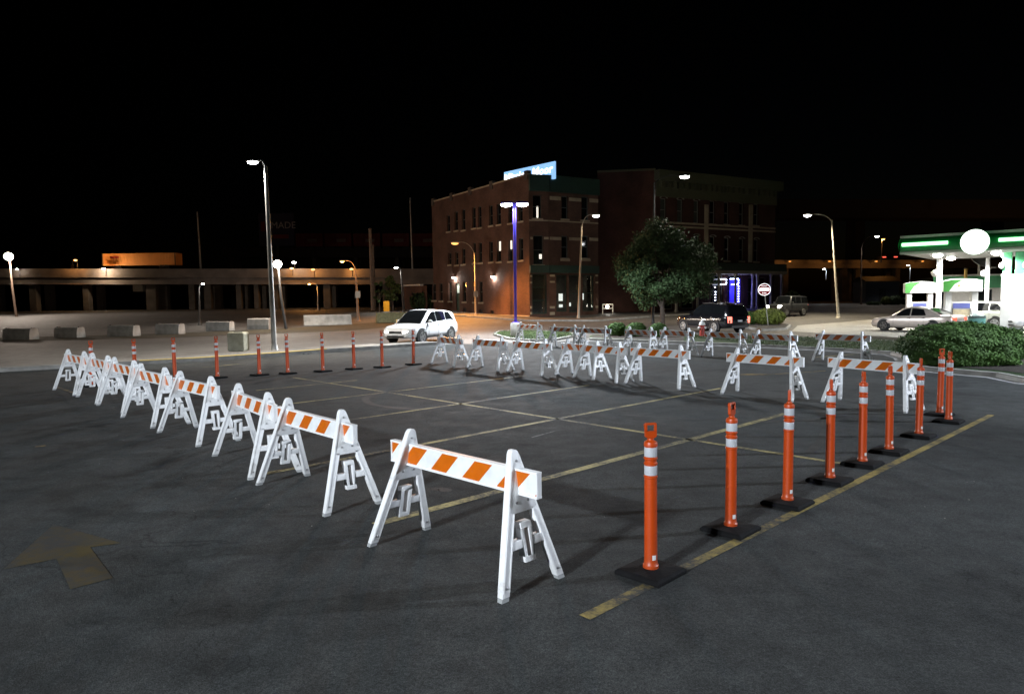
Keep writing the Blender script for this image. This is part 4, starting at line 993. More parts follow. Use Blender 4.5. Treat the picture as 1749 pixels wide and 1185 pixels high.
# the viaducts on the right
RB = bridge('orange-lit elevated road beyond the forecourt', 'elevated_road', 150., 1322, 1800, (444, 448, 451, 458), mat('road_beam', (.30, .26, .22), .9, var=.3), [(1340, 9, 458), (1440, 9, 458), (1463, 9, 458), (1530, 8, 458), (1620, 8, 458), (1700, 8, 458)], _m['pier_concrete'], thick=6)
for k, x in enumerate((1352, 1420, 1500, 1580)):
    p = pz(x, 449, 146.5); t = thing('road_lamp', f'sodium lamp on the elevated road, {ORD[k]} counting from the long brick block', 'lamp', p, group='sodium lamps on the elevated road')
    mb = MB(); mb.ell((0, .9, .35), (.3, .3, .12), 10, 6); mb.build('lens', emitter('dim_sodium', (1, .5, .12), .8), t, smooth=True)
    MB().tube([(0, 1.2, .45), (0, 3.7, .2)], .06, 6).build('bracket', DSTEEL, t)
    lamp_light((0, -.5, .1), 120, SOD, .2, t, spot=105, blend=.5, aim=(0, 1, .05))
UV = bridge('high dark steel railway bridge above the fuel station', 'steel_bridge', 170., 1330, 1850, (341, 352, 366, 372), mat('rusty_steel', (.03, .024, .02), .8, var=.3), [(1465, 16, 375), (1700, 16, 375)], mat('rusty_steel', (0, 0, 0)), thick=6, y2=110.)
# small red tail light string on the elevated road
t = thing('parked_car', 'distant car with red tail lights on the elevated road', 'car', pz(1516, 443.5, 149.5))
mb = MB(); mb.box((0, 0, .45), (4.2, 1.8, .6)); mb.box((0, 0, .95), (2.2, 1.6, .5)); mb.build('body', DSTEEL, t, bevel=.15)
for s in (-1, 1): MB().box((s*1.2, -.95, .5), (.7, .08, .16)).build('tail_light', emitter('tail_red', (1, .1, .06), 3.), t)

# ================================================================== concrete barriers on the left
def block(label, x0, x1, y0, y1, m=CONC, long=False):
    a = gp(x0, y1); b = gp(x1, y1-(3 if long else 0)); h = hz((a+b)/2, y0)-T(a.y); d = (b-a); L = d.length; rz = math.atan2(d.y, d.x)
    c = (a+b)/2; t = thing('concrete_barrier', label, 'barrier', (c.x, c.y, T(c.y)), rz, 'concrete barriers along the far lot')
    mb = MB(); prof = [(-.30, 0), (-.30, .08), (-.17, h*.42), (-.10, h), (.10, h), (.17, h*.42), (.30, .08), (.30, 0)] if long else [(-.36, 0), (-.36, h*.4), (-.30, h*.92), (-.24, h), (.24, h), (.30, h*.92), (.36, h*.4), (.36, 0)]
    mb.prism(prof, lambda p: (-L/2, p[0], p[1]), lambda p: (L/2, p[0], p[1])); mb.build('body', m, t, bevel=.02)
    for s in (-1, 1): MB().box((s*(L/2-.06), -.02, h+.02), (.10, .2, .05)).build('lifting_loop', DSTEEL, t)
for i, (x0, x1, y0, y1, lg) in enumerate([(13, 59, 561, 580, 0), (100, 139, 559, 576.5, 0), (190, 234, 555.5, 574, 0), (271, 311, 553, 570.5, 0), (356, 396.5, 549, 565, 0), (426, 463, 543.5, 562.5, 0), (519, 600, 538, 557, 1), (643, 712, 534, 552, 1)]):
    block(['stained concrete block, sixth from the lamp pole along the far lot edge', 'stained concrete block, fifth from the lamp pole along the far lot edge', 'rough concrete block, fourth from the lamp pole along the far lot edge', 'broken-faced concrete block, third from the lamp pole along the far lot edge', 'ribbed concrete block, second from the grey lamp pole', 'concrete block with lumpy top beside the grey lamp pole', 'long sloped concrete barrier, two tones, between two lamp posts', 'long low mossy concrete barrier behind the white car'][i], x0, x1, y0, y1, CONC if i < 7 else mat('mossy_concrete', (.13, .12, .06), .9, var=.4), bool(lg))
# waste bin on the pavement
g = gp(408, 605.5); t = thing('waste_bin', 'pale square-sided concrete waste bin at the yellow kerb', 'bin', (g.x, g.y, .14))
mb = MB(); mb.prism([(-.30, 0), (.30, 0), (.345, .08), (.345, .72), (.31, .8), (-.31, .8), (-.345, .72), (-.345, .08)], lambda p: (p[0], -.32, p[1]), lambda p: (p[0], .32, p[1])); mb.build('body', mat('bin_concrete', (.34, .33, .25), .85, var=.25, scale=5, bump=.4), t, bevel=.05)
mb = MB(); mb.lathe([(.17, .79), (.19, .83), (.14, .835)], 16); mb.build('rim', DSTEEL, t)
# yellow box by the trees
g = gp(660.5, 533); t = thing('utility_box', 'yellow utility box at the foot of the young tree', 'box', g)
MB().box((0, 0, .65), (.62, .5, 1.15)).build('cabinet', mat('yellow_box', srgb((214, 150, 20)), .6), t, bevel=.04); MB().box((0, 0, .04), (.75, .6, .08)).build('plinth', CONC, t)

# ================================================================== plants
def leafmat(name, c):
    mt = mat(name, c, .7, var=.45, scale=2.5, spec=.35); return mt
LEAF = leafmat('tree_leaf', (.052, .095, .036)); LEAFY = leafmat('yellow_green_leaf', (.11, .14, .022)); LEAFH = leafmat('hedge_leaf', (.050, .105, .020)); BARK = mat('bark', (.06, .045, .035), .95, var=.4, scale=5, bump=.7)
def leaves(mb, c, r, n, size, rnd, shell=.55, squash=1., flat=.35):
    """n leaf blades spread through an ellipsoid, denser towards its skin"""
    for _ in range(n):
        d = Vector((rnd.gauss(0, 1), rnd.gauss(0, 1), rnd.gauss(0, 1)*squash)).normalized(); k = (shell+(1-shell)*rnd.random()) if rnd.random() < .8 else rnd.random()
        p = Vector((c[0]+d.x*r[0]*k, c[1]+d.y*r[1]*k, c[2]+d.z*r[2]*k)); s = size*rnd.uniform(.65, 1.3)
        nrm = (d*flat+Vector((rnd.gauss(0, .6), rnd.gauss(0, .6), rnd.gauss(.3, .6)))).normalized(); a = nrm.orthogonal().normalized(); a = Matrix.Rotation(rnd.uniform(0, 6.28), 3, nrm) @ a; b = nrm.cross(a)
        mb.add([p-a*s*.5, p-b*s*.24+nrm*s*.05, p+a*s*.5, p+b*s*.24+nrm*s*.05], [(0, 1, 2, 3)])
def tree(label, g, hgt, cr, cz, n, size, lm, trunk_r, seed, clumps=60, trunk_h=None, name='tree', cat='tree', group=None):
    rnd = random.Random(seed); t = thing(name, label, cat, g, group=group)
    mb = MB(); th = trunk_h or cz-cr[2]*.55
    mb.tube([(0, 0, -.1), (0.03, 0, th*.5), (0, .02, th), (.05, 0, cz)], [trunk_r*1.25, trunk_r, trunk_r*.85, trunk_r*.35], 9)
    for k in range(9):
        a = k*2.4+rnd.random(); e = Vector((math.cos(a)*cr[0]*.7, math.sin(a)*cr[1]*.7, cz+rnd.uniform(-.3, .6)*cr[2])); s = Vector((0, 0, th*rnd.uniform(.85, 1.15))); mid = s*.5+e*.5+Vector((0, 0, .25))
        mb.tube([s, mid, e], [trunk_r*.5, trunk_r*.3, trunk_r*.1], 6)
    mb.build('trunk', BARK, t, smooth=SM)
    mb = MB()
    for k in range(clumps):
        d = Vector((rnd.gauss(0, 1), rnd.gauss(0, 1), rnd.gauss(0, 1))).normalized(); q = rnd.uniform(.5, .90)
        wob = 1+.10*math.sin(d.x*5+seed)+.08*math.sin(d.z*7+d.y*4)
        tap = 1-.30*max(0, d.z)
        c = Vector((d.x*cr[0]*q*wob*tap, d.y*cr[1]*q*wob*tap, cz+d.z*cr[2]*q*wob)); rr = rnd.uniform(.14, .24)*min(cr)
        leaves(mb, c, (rr*1.15, rr*1.15, rr*.8), n//clumps, size, rnd, .3)
    mb.build('crown', lm, t, fix=False)
    return t
g = gp(1131, 556); ch = hz(g, 376); cb = hz(g, 535); wpx = (1220-1042)*g.y/FPX
tree('round-crowned leafy street tree with a short forked trunk, behind the low shrubs', g, ch-g.z, (wpx*.5, wpx*.5, (ch-cb)/2), (ch+cb)/2-g.z, 36000, .22, LEAF, .19, 3, 300, trunk_h=1.5)
g = gp(671, 532); tree('young light-green tree in front of the bridge', g, 4, (1.35, 1.3, 1.9), 2.5, 2600, .28, leafmat('young_leaf', (.07, .10, .03)), .08, 9, 30)
g = gp(648, 533); tree('thin dark sapling beside the young tree', g, 4, (.9, .9, 1.6), 2.2, 700, .26, LEAF, .06, 19, 14)
def shrub(label, g, r, n, size, lm, seed, core=True, name='shrub', group=None, box=False, sit=.92):
    rnd = random.Random(seed); t = thing(name, label, 'shrub', g, group=group)
    cz = r[2]*sit
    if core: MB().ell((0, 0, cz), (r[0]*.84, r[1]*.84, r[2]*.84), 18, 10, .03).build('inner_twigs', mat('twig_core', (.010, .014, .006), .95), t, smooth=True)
    mb = MB()
    # leaves all over a bumpy skin
    ph = [rnd.uniform(0, 6) for _ in range(6)]
    for k in range(n):
        d = Vector((rnd.gauss(0, 1), rnd.gauss(0, 1), rnd.gauss(0, 1))).normalized()
        bump = 1+.035*math.sin(7*d.x+ph[0])*math.sin(6*d.z+ph[1])+.03*math.sin(13*d.x+ph[2])*math.sin(11*d.y+ph[3])+.03*math.sin(17*d.z+9*d.x+ph[4])
        if box: d = Vector([math.copysign(abs(v)**.84, v) for v in d])
        q = bump*(1-.16*rnd.random()**1.6) if rnd.random() < .93 else bump*rnd.uniform(1.0, 1.07)
        p = Vector((d.x*r[0]*q, d.y*r[1]*q, cz+d.z*r[2]*q))
        if p.z < .05: continue
        s_ = size*rnd.uniform(.6, 1.35); nrm = (d+Vector((rnd.gauss(0, .55), rnd.gauss(0, .55), rnd.gauss(.15, .55)))).normalized()
        a = Matrix.Rotation(rnd.uniform(0, 6.28), 3, nrm) @ nrm.orthogonal().normalized(); b = nrm.cross(a)
        mb.add([p-a*s_*.5, p-b*s_*.26, p+a*s_*.5+nrm*s_*.15, p+b*s_*.26], [(0, 1, 2, 3)])
    mb.build('foliage', lm, t, fix=False)
    return t
gl, gr, gf = gp(1541, 612), gp(1748, 612), gp(1640, 631)
wx = (1738-1545)*20.2/FPX/2; hc = pz(1642, 590, 20.6)
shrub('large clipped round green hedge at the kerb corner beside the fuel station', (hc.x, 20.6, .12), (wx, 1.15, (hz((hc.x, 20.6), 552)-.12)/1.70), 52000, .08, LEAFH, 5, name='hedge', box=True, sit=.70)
for i, (x, y, wp, yt) in enumerate([(1054, 580, 32, 551), (1086, 581, 34, 551), (1124, 582, 30, 552)]):
    g = gp(x, y-2); g.z = .13; rr = wp*g.y/FPX*.52; hh = (hz(g, yt)-.13)/1.92
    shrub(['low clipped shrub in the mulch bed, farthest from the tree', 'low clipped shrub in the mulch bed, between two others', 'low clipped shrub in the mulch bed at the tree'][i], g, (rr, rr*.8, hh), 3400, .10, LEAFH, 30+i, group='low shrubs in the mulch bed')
for i, (x, y, wp, yt, lm) in enumerate([(1312, 557, 54, 527, LEAFY), (1279, 557, 30, 533, LEAFH)]):
    g = gp(x, y-1); g.z = .1; rr = wp*g.y/FPX*.52; hh = (hz(g, yt)-.1)/1.92
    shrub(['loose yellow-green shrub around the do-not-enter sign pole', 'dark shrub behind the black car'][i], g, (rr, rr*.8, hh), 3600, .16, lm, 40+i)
for i, (x, y, wp, yt, lm) in enumerate([(1513, 524, 14, 506, LEAFY), (1528, 524, 22, 505, LEAF), (1546, 524, 14, 507, LEAF), (1492, 524, 20, 515, LEAF), (1352, 521, 26, 497, LEAFY)]):
    p = pz(x, y, 84.); rr = wp*84/FPX*.52; hh = (pz(x, yt, 84.).z-1)/1.92
    shrub(['yellow-green bush far behind the silver car', 'dark round bush far behind the silver car', 'small bush behind the fuel pump', 'low spreading bush beyond the forecourt', 'bright yellow-green bush behind the headlit car'][i], (p.x, 84., T(84)), (rr, rr, hh), 700, .3, lm, 60+i)
p = pz(722, 530, 88.); shrub('dark bushes against the low brick annexe', (p.x, 87, T(87)), (1.5, .9, 1.1), 1500, .25, LEAF, 77)
# grass blades on the islands
def blades(name, poly, z, n, h, seed, m):
    rnd = random.Random(seed); xs = [p[0] for p in poly]; ys = [p[1] for p in poly]; mb = MB(); c = 0
    def inside(x, y):
        r_ = False; j = len(poly)-1
        for i in range(len(poly)):
            if (poly[i][1] > y) != (poly[j][1] > y) and x < (poly[j][0]-poly[i][0])*(y-poly[i][1])/(poly[j][1]-poly[i][1])+poly[i][0]: r_ = not r_
            j = i
        return r_
    while c < n:
        x, y = rnd.uniform(min(xs), max(xs)), rnd.uniform(min(ys), max(ys))
        if not inside(x, y): continue
        a = rnd.uniform(0, 6.28); q = h*rnd.uniform(.5, 1.3); w_ = .012; dx, dy = math.cos(a)*w_, math.sin(a)*w_
        mb.add([(x-dx, y-dy, z), (x+dx, y+dy, z), (x+rnd.uniform(-.4, .4)*q, y+rnd.uniform(-.4, .4)*q, z+q)], [(0, 1, 2)]); c += 1
    o = mb.build(name, m, fix=False); tag(o, kind='stuff'); return o
LAWN = mat('lawn_blade', (.032, .052, .011), .6, var=.5, scale=1.5)
o = blades('lawn_grass', [p for p in isl[5:10]]+[p for p in islf[1:6]], .125, 16000, .07, 1, LAWN); tag(o, 'short green grass on the long kerbed island behind the barricades', 'grass')
o = blades('lawn_grass', blue_isl, .10, 4000, .08, 2, LAWN); tag(o, 'short green grass round the blue lamp post base', 'grass')

# hydrant
g = gp(1199, 578); g.z = .125; t = thing('fire_hydrant', 'red fire hydrant with a white bonnet on the grass island', 'hydrant', g)
RED = mat('hydrant_red', (.30, .03, .02), .5, var=.2); WH = mat('hydrant_white', (.6, .6, .58), .5)
MB().lathe([(.17, 0), (.17, .05), (.13, .06), (.12, .5), (.16, .52), (.16, .58)], 14).build('barrel', RED, t, smooth=SM)
MB().lathe([(.17, .58), (.17, .62), (.13, .72), (.06, .78), (.05, .84), (.03, .85)], 14).build('bonnet', WH, t, smooth=SM)
for s in (-1, 1): c = MB().lathe([(.07, .1), (.07, .2), (.05, .22)], 10, axis='X').build('hose_outlet', WH, t, smooth=SM); c.location = (0 if s > 0 else 0, 0, .44); c.scale = (s, 1, 1)
c = MB().lathe([(.085, -.22), (.09, -.2), (.09, -.1)], 10, axis='Y').build('pumper_outlet', RED, t, smooth=SM); c.location = (0, 0, .4)
# do-not-enter sign
g = gp(1312, 558); g.z = .1; tp = pz(1305, 494.5, g.y); t = thing('road_sign', 'round red do-not-enter sign on a leaning post in the yellow-green shrub', 'road sign', g)
Ls = tp-g; Rr = 10.2*g.y/FPX
MB().tube([(0, 0, 0), (Ls.x*1.03, .03, Ls.z+Rr*.7)], .03, 8).build('post', mat('sign_post', (.30, .30, .27), .5, .4), t)
fa = Vector((-.30, -1, .02)).normalized(); fx = Vector((0, 0, 1)).cross(-fa).normalized()*-1; fx = Vector((1, -.30, 0)).normalized()
M0 = frameM(Ls+Vector((0, -.05, 0)), fx, (0, 0, 1))
b = MB(); b.lathe([(Rr, -.006), (Rr, .004)], 32); o = b.build('plate', mat('sign_white', (.42, .42, .41), .5), t); o.matrix_local = M0
b = MB(); b.lathe([(Rr*.95, .005), (Rr*.95, .009)], 32); rd = b.build('red_disc', mat('sign_red', (.34, .006, .012), .5), o)
b = MB(); b.box((0, 0, .0125), (Rr*1.5, Rr*.44, .004)); br_ = b.build('white_bar', _m['sign_white'], o)
for wd, y in (('DO NOT', Rr*.58), ('ENTER', -Rr*.60)): text_mesh('lettering', wd, Rr*.22, _m['sign_white'], o, Matrix.Translation((0, y, .011)), .002)
# sign plates on the two lamp posts
for lab, x, y in (('small white sign plate on the sodium lamp post', 812.5, 502), ('small pale sign plate on the lamp post by the barriers', 611, 503)):
    Y = gp(813, 540).y if x > 700 else gp(612, 549).y
    p = pz(x, y, Y-.16); t = thing('sign_plate', lab, 'sign', p)
    MB().box((0, 0, 0), (.45, .02, .6)).build('plate', mat('plate_grey', (.25, .24, .22), .5), t); MB().box((0, .07, .1), (.3, .1, .04)).build('bracket', STEEL, t)

# ================================================================== fuel station
BPG = mat('fuel_green', (.015, .26, .07), .35, var=.08); BPW = mat('fuel_white', (.78, .78, .76), .4, var=.05)
BPGL = mat('fuel_light_green', (.10, .42, .20), .4, var=.05)
ca, cb_ = pz(1538, 433, 42.8), pz(1900, 421, 36.4)
FS = Wall(ca, cb_, 0, 1); zs = pz(1543, 434.5, 42.8).z; zf = zs+1.08
CN = thing('fuel_canopy', 'green and white fuel station canopy with a glowing light bar', 'canopy', (ca.x, ca.y, T(42)))
o0 = Vector((ca.x, ca.y, T(42))); back = -FS.n*9.0
def cl(u, z, out): return FS.pt(u, z, out)-o0
def cbox(name, m, u0, u1, z0, z1, a, b, parent=None, bevel=0.):
    mb = MB(); vs = [cl(u, z, q) for z in (z0, z1) for q in (a, b) for u in (u0, u1)]
    mb.add(vs, [(0, 2, 3, 1), (4, 5, 7, 6), (0, 1, 5, 4), (2, 6, 7, 3), (0, 4, 6, 2), (1, 3, 7, 5)]); return mb.build(name, m, parent or CN, bevel=bevel)
Lc = FS.len
cbox('roof', BPW, .1, Lc, zs+.12, zf-.02, -9.4, -.12); cbox('soffit', BPW, .1, Lc, zs, zs+.1, -9.4, -.1)
f = MB()                                             # curved green fascia
prof = [(-.02, zs+.12), (.10, zs+.2), (.17, zs+.42), (.18, zs+.62), (.12, zs+.84), (-.02, zs+.95)]
vs = [cl(u, z, o) for u in (0, Lc) for o, z in prof]; n = len(prof); f.add(vs, [(k, k+1, n+k+1, n+k) for k in range(n-1)]); fo = f.build('fascia', BPG, CN, smooth=True, fix=False)
f = MB(); vs = [cl(0+ -o*.8, z, q) for q in (-9.4, .02) for o, z in prof]; f.add(vs, [(k, k+1, n+k+1, n+k) for k in range(n-1)]); f.build('fascia', BPG, CN, smooth=True, fix=False)
cbox('top_trim', BPW, -.04, Lc, zf-.12, zf+.02, -9.4, .02); cbox('bottom_trim', BPW, -.04, Lc, zs-.005, zs+.13, -.11, .03)
E_BAR = emitter('green_light_bar', (.42, 1.0, .50), 3.2)
lg = (FS.uz(1667, 413)[0])
for u0, u1 in ((.12, lg-1.35), (lg+1.1, Lc)):
    mb = MB(); mb.tube([cl(u0, zs+.55, .24), cl(u1, zs+.55, .24)], .10, 10); mb.build('light_bar', E_BAR, CN, smooth=SM)
p = cl(lg, 0, 0)
lz = pz(1667, 413.5, FS.pt(lg, 0, .3).y).z-T(42)
mb = MB(); Mx = (FS.n).to_track_quat('Z', 'Y').to_matrix(); rl = 22*38.6/FPX
mb.lathe([(rl*.9, .05), (rl, .1), (rl, .3)], 40); dk = mb.build('logo_disc', mat('logo_rim', (.08, .40, .16), .4, emit=(.05, .35, .12), es=.6), CN, smooth=SM); dk.location = cl(lg, 0, .15)+Vector((0, 0, lz)); dk.rotation_euler = Mx.to_euler()
mb = MB(); mb.lathe([(rl*.985, .29), (rl*.97, .325), (rl*.5, .35), (.01, .355)], 40); mb.build('logo_face', emitter('logo_white', (.97, 1, .95), 5.0), dk, smooth=SM)
# soffit lamps, each a real downlight
k = 0
for u in (1.6, 4.6, 7.6, 10.6, 13.6):
    for q in (-2.2, -6.8):
        if u > Lc-.5: continue
        p = FS.pt(u, zs, q)
        t = thing('canopy_lamp', f'recessed white lamp under the fuel canopy, {ORD[k]} from its free end', 'lamp', (p.x, p.y, p.z-.01), group='recessed lamps under the canopy'); k += 1
        MB().box((0, 0, -.01), (.62, .62, .05)).build('housing', BPW, t, bevel=.01)
        mb = MB(); mb.ell((0, 0, -.05), (.26, .26, .13), 12, 8); mb.build('lens', E_NEUT, t, smooth=True)
        lamp_light((0, 0, -.30), 1300, (1, 1, .96), .22, t, spot=172, blend=.3)
def column(label, px, wpx, ybot, Y, green=True):
    p = pz(px, ybot, Y); zt = zs; wd = wpx*Y/FPX; t = thing('canopy_column', label, 'column', (p.x, p.y, T(Y)), FS.d.to_2d().angle_signed(Vector((1, 0))) if False else math.atan2(FS.d.y, FS.d.x), 'canopy columns')
    if green:
        hsplit = pz(px, 468, Y).z-T(Y)
        MB().box((0, 0, hsplit/2), (wd, .55, hsplit)).build('cladding', BPW, t, bevel=.03)
        for s in (-1, 1): MB().box((s*wd*.27, 0, (hsplit+zt-T(Y))/2), (wd*.40, .45, zt-T(Y)-hsplit-.002)).build('green_cladding', BPGL, t, bevel=.03)
        b = MB(); b.lathe([(.16, -.1), (.2, 0), (.1, .06)], 12, axis='Y'); 
        for s in (-1, 1): e = MB().ell((s*wd*.5, -.25, hsplit+.5), (.14, .14, .2), 10, 8).build('loudspeaker', BPW, t, smooth=True)
    else:
        MB().box((0, 0, (zt-T(Y))/2), (wd, .3, zt-T(Y)-.002)).build('cladding', BPW, t, bevel=.02)
        MB().ell((-wd*.75, -.1, pz(px, 466.5, Y).z-T(Y)), (.26, .2, .24), 12, 8).build('loudspeaker', BPW, t, smooth=True)
    return t
column('wide white canopy column with green upper cladding', 1727.5, 32, 560, 41.5)
column('slim white canopy column behind the silver sedan', 1602.5, 7.5, 530, 47.6, False)
column('slim white canopy column behind the larger fuel pump', 1684.5, 5.5, 530, 47.2, False)
def pump(label, x0, x1, ytop, ybot, Y):
    g = pz((x0+x1)/2, ybot, Y); sc_ = Y/FPX; W_ = (x1-x0)*sc_; H_ = (ybot-ytop)*sc_; t = thing('fuel_pump', label, 'fuel pump', (g.x, g.y, T(Y)), math.atan2(FS.d.y, FS.d.x)*.5, 'fuel pumps')
    zt = pz((x0+x1)/2, ytop, Y).z-T(Y); vh = (zt)*.16
    prof_ = [(-W_/2, zt-vh*1.6), (W_/2, zt-vh*1.6), (W_/2, zt-vh*.25), (W_*.3, zt-.04), (0, zt), (-W_*.3, zt-.04), (-W_/2, zt-vh*.25)]
    va = MB().prism(prof_, lambda p: (p[0], -.45, p[1]), lambda p: (p[0], .45, p[1])).build('valance', BPW, t, bevel=.03)
    MB().prism([(-W_/2-.004, zt-vh*1.58), (-W_*.36, zt-vh*1.58), (-W_*.22, zt-vh*.7), (0, zt-vh*.12), (-W_*.3, zt-.06), (-W_/2-.004, zt-vh*.3)], lambda p: (p[0], -.458, p[1]), lambda p: (p[0], -.44, p[1])).build('green_swoosh', mat('pump_green', (.06, .30, .05), .4), va)
    e = MB()
    for k in range(9): 
        a = k*2*math.pi/9; e.prism([(-.02, 0), (0, .09), (.02, 0)], lambda p: (-W_*.1+p[0]*math.cos(a)-p[1]*math.sin(a), -.462, zt-vh*.85+p[0]*math.sin(a)+p[1]*math.cos(a)), lambda p: (-W_*.1+p[0]*math.cos(a)-p[1]*math.sin(a), -.459, zt-vh*.85+p[0]*math.sin(a)+p[1]*math.cos(a)))
    e.build('emblem', mat('emblem_yellow', (.55, .55, .05), .5), va)
    for s in (-1, 1): MB().box((s*W_*.34, 0, (zt-vh*1.6)/2), (W_*.16, .5, zt-vh*1.6-.004)).build('side_post', BPW, t, bevel=.02)
    bd = MB().box((0, 0, zt*.28), (W_*.52, .5, zt*.54)).build('dispenser', BPW, t, bevel=.02)
    MB().box((0, -.26, zt*.47), (W_*.44, .04, zt*.10)).build('display', mat('pump_display', (.10, .12, .35), .3), bd)
    MB().box((0, -.26, zt*.33), (W_*.44, .03, zt*.14)).build('price_panel', mat('pump_panel', (.5, .42, .28), .5, var=.3), bd)
    for s in (-1, 1):
        MB().tube([(s*W_*.22, -.28, zt*.42), (s*W_*.27, -.42, zt*.2), (s*W_*.2, -.40, zt*.08), (s*W_*.12, -.3, zt*.25)], .022, 6).build('hose', DSTEEL, t, smooth=SM)
    MB().box((0, 0, .06), (W_*1.3, 1.1, .12)).build('island_base', CONC, t, bevel=.02)
pump('fuel pump with green swoosh valance farther from the hedge', 1546, 1592, 480.5, 545, 47.)
pump('larger fuel pump with green swoosh valance nearer the wide column', 1611, 1668, 476, 550, 43.)
# shop
sa, sb = pz(1598, 530, 56.), pz(1900, 530, 52.); SW = Wall(sa, sb, T(50)-.2, pz(1700, 470, 55).z)
SH = thing('station_shop', 'low white fuel station shop with a broad green fascia', 'shop')
zfa = pz(1700, 491.5, 54.8).z
o1 = SW.open_px(1668.5, 494, 1695, 514); o2 = SW.open_px(1745, 495, 1790, 530); o3 = SW.open_px(1606, 495, 1622, 530)
SW.mesh('wall', mat('shop_white', (.6, .58, .55), .6, var=.1), SH)
for o in (o1, o2, o3): SW.window(o, SH, sill=False, bars=0, rec=.08)
SW.slab('fascia', BPGL, SH, -.2, SW.len, zfa, SW.z1-.05, -.05, .25); SW.slab('fascia_trim', BPW, SH, -.22, SW.len, SW.z1-.05, SW.z1+.08, -.1, .28)
for k in range(18): 
    u = 4.4+k*.28; SW.slab('corrugation', _m['shop_white'], SH, u, u+.1, T(50), zfa-.05, 0, .03)
poly_roof('roof', [sa, sb, sb+Vector((3, 10, 0)), sa+Vector((3, 10, 0))], SW.z1-.1, DSTEEL, SH)
# dish on the roof
p = pz(1694, 470, 54.); t = thing('satellite_dish', 'satellite dish on the fuel shop roof', 'dish', (p.x, 55.5, SW.z1))
MB().tube([(0, 0, -.1), (0, 0, .95)], .09, 8).build('mast', mat('dish_grey', (.5, .5, .46), .6), t)
dm = MB().lathe([(.03, -.22), (.4, -.17), (.75, -.02), (.85, .06), (.83, .06), (.4, -.13), (.02, -.19)], 24).build('reflector', _m['dish_grey'], t, smooth=SM); dm.location = (0, -.1, 1.2); dm.rotation_euler = (R(42), R(14), 0)
MB().tube([(.1, 0, .5), (.75, -.5, .55)], .03, 6).build('feed_arm', _m['dish_grey'], t); MB().box((.8, -.5, .6), (.3, .2, .14)).build('feed_horn', _m['dish_grey'], t)
p = pz(1661, 468, 54.); t = thing('roof_vent', 'short yellow vent pipe on the fuel shop roof', 'vent', (p.x, 54.8, SW.z1)); MB().lathe([(.11, -.2), (.11, .42), (.13, .44), (.13, .5)], 10).build('pipe', mat('vent_yellow', (.6, .42, .12), .6), t, smooth=SM); MB().lathe([(.16, .5), (.05, .6)], 10).build('cap', DSTEEL, t)
# waste bin by the pump
p = pz(1668, 560, 41.); t = thing('station_bin', 'teal and grey waste bin beside the wide column', 'bin', (p.x, 41.0, T(41)))
MB().lathe([(.40, 0), (.45, .7), (.45, .75)], 16).build('body', mat('bin_teal', (.12, .34, .32), .5), t, smooth=SM); MB().lathe([(.47, .75), (.44, .9), (.2, 1.02)], 16).build('lid', mat('bin_dark', (.06, .10, .10), .5), t, smooth=SM)
# dark shed shapes beyond the forecourt
p0, p1 = pz(1478, 522, 105), pz(1535, 522, 105); t = thing('shed', 'dark low shed beyond the forecourt', 'shed', ((p0.x+p1.x)/2, 107, T(107)))
MB().box((0, 0, 1.6), (p1.x-p0.x, 4, 3.2)).build('wall', mat('shed_grey', (.07, .075, .09), .8, var=.2), t); MB().prism([(-2.3, 3.2), (2.3, 3.2), (0, 4.0)], lambda q: (-(p1.x-p0.x)/2-.2, q[0], q[1]), lambda q: ((p1.x-p0.x)/2+.2, q[0], q[1])).build('roof', DSTEEL, t); MB().box((0, -2.02, 1.05), (1.0, .08, 2.1)).build('door', DSTEEL, t)

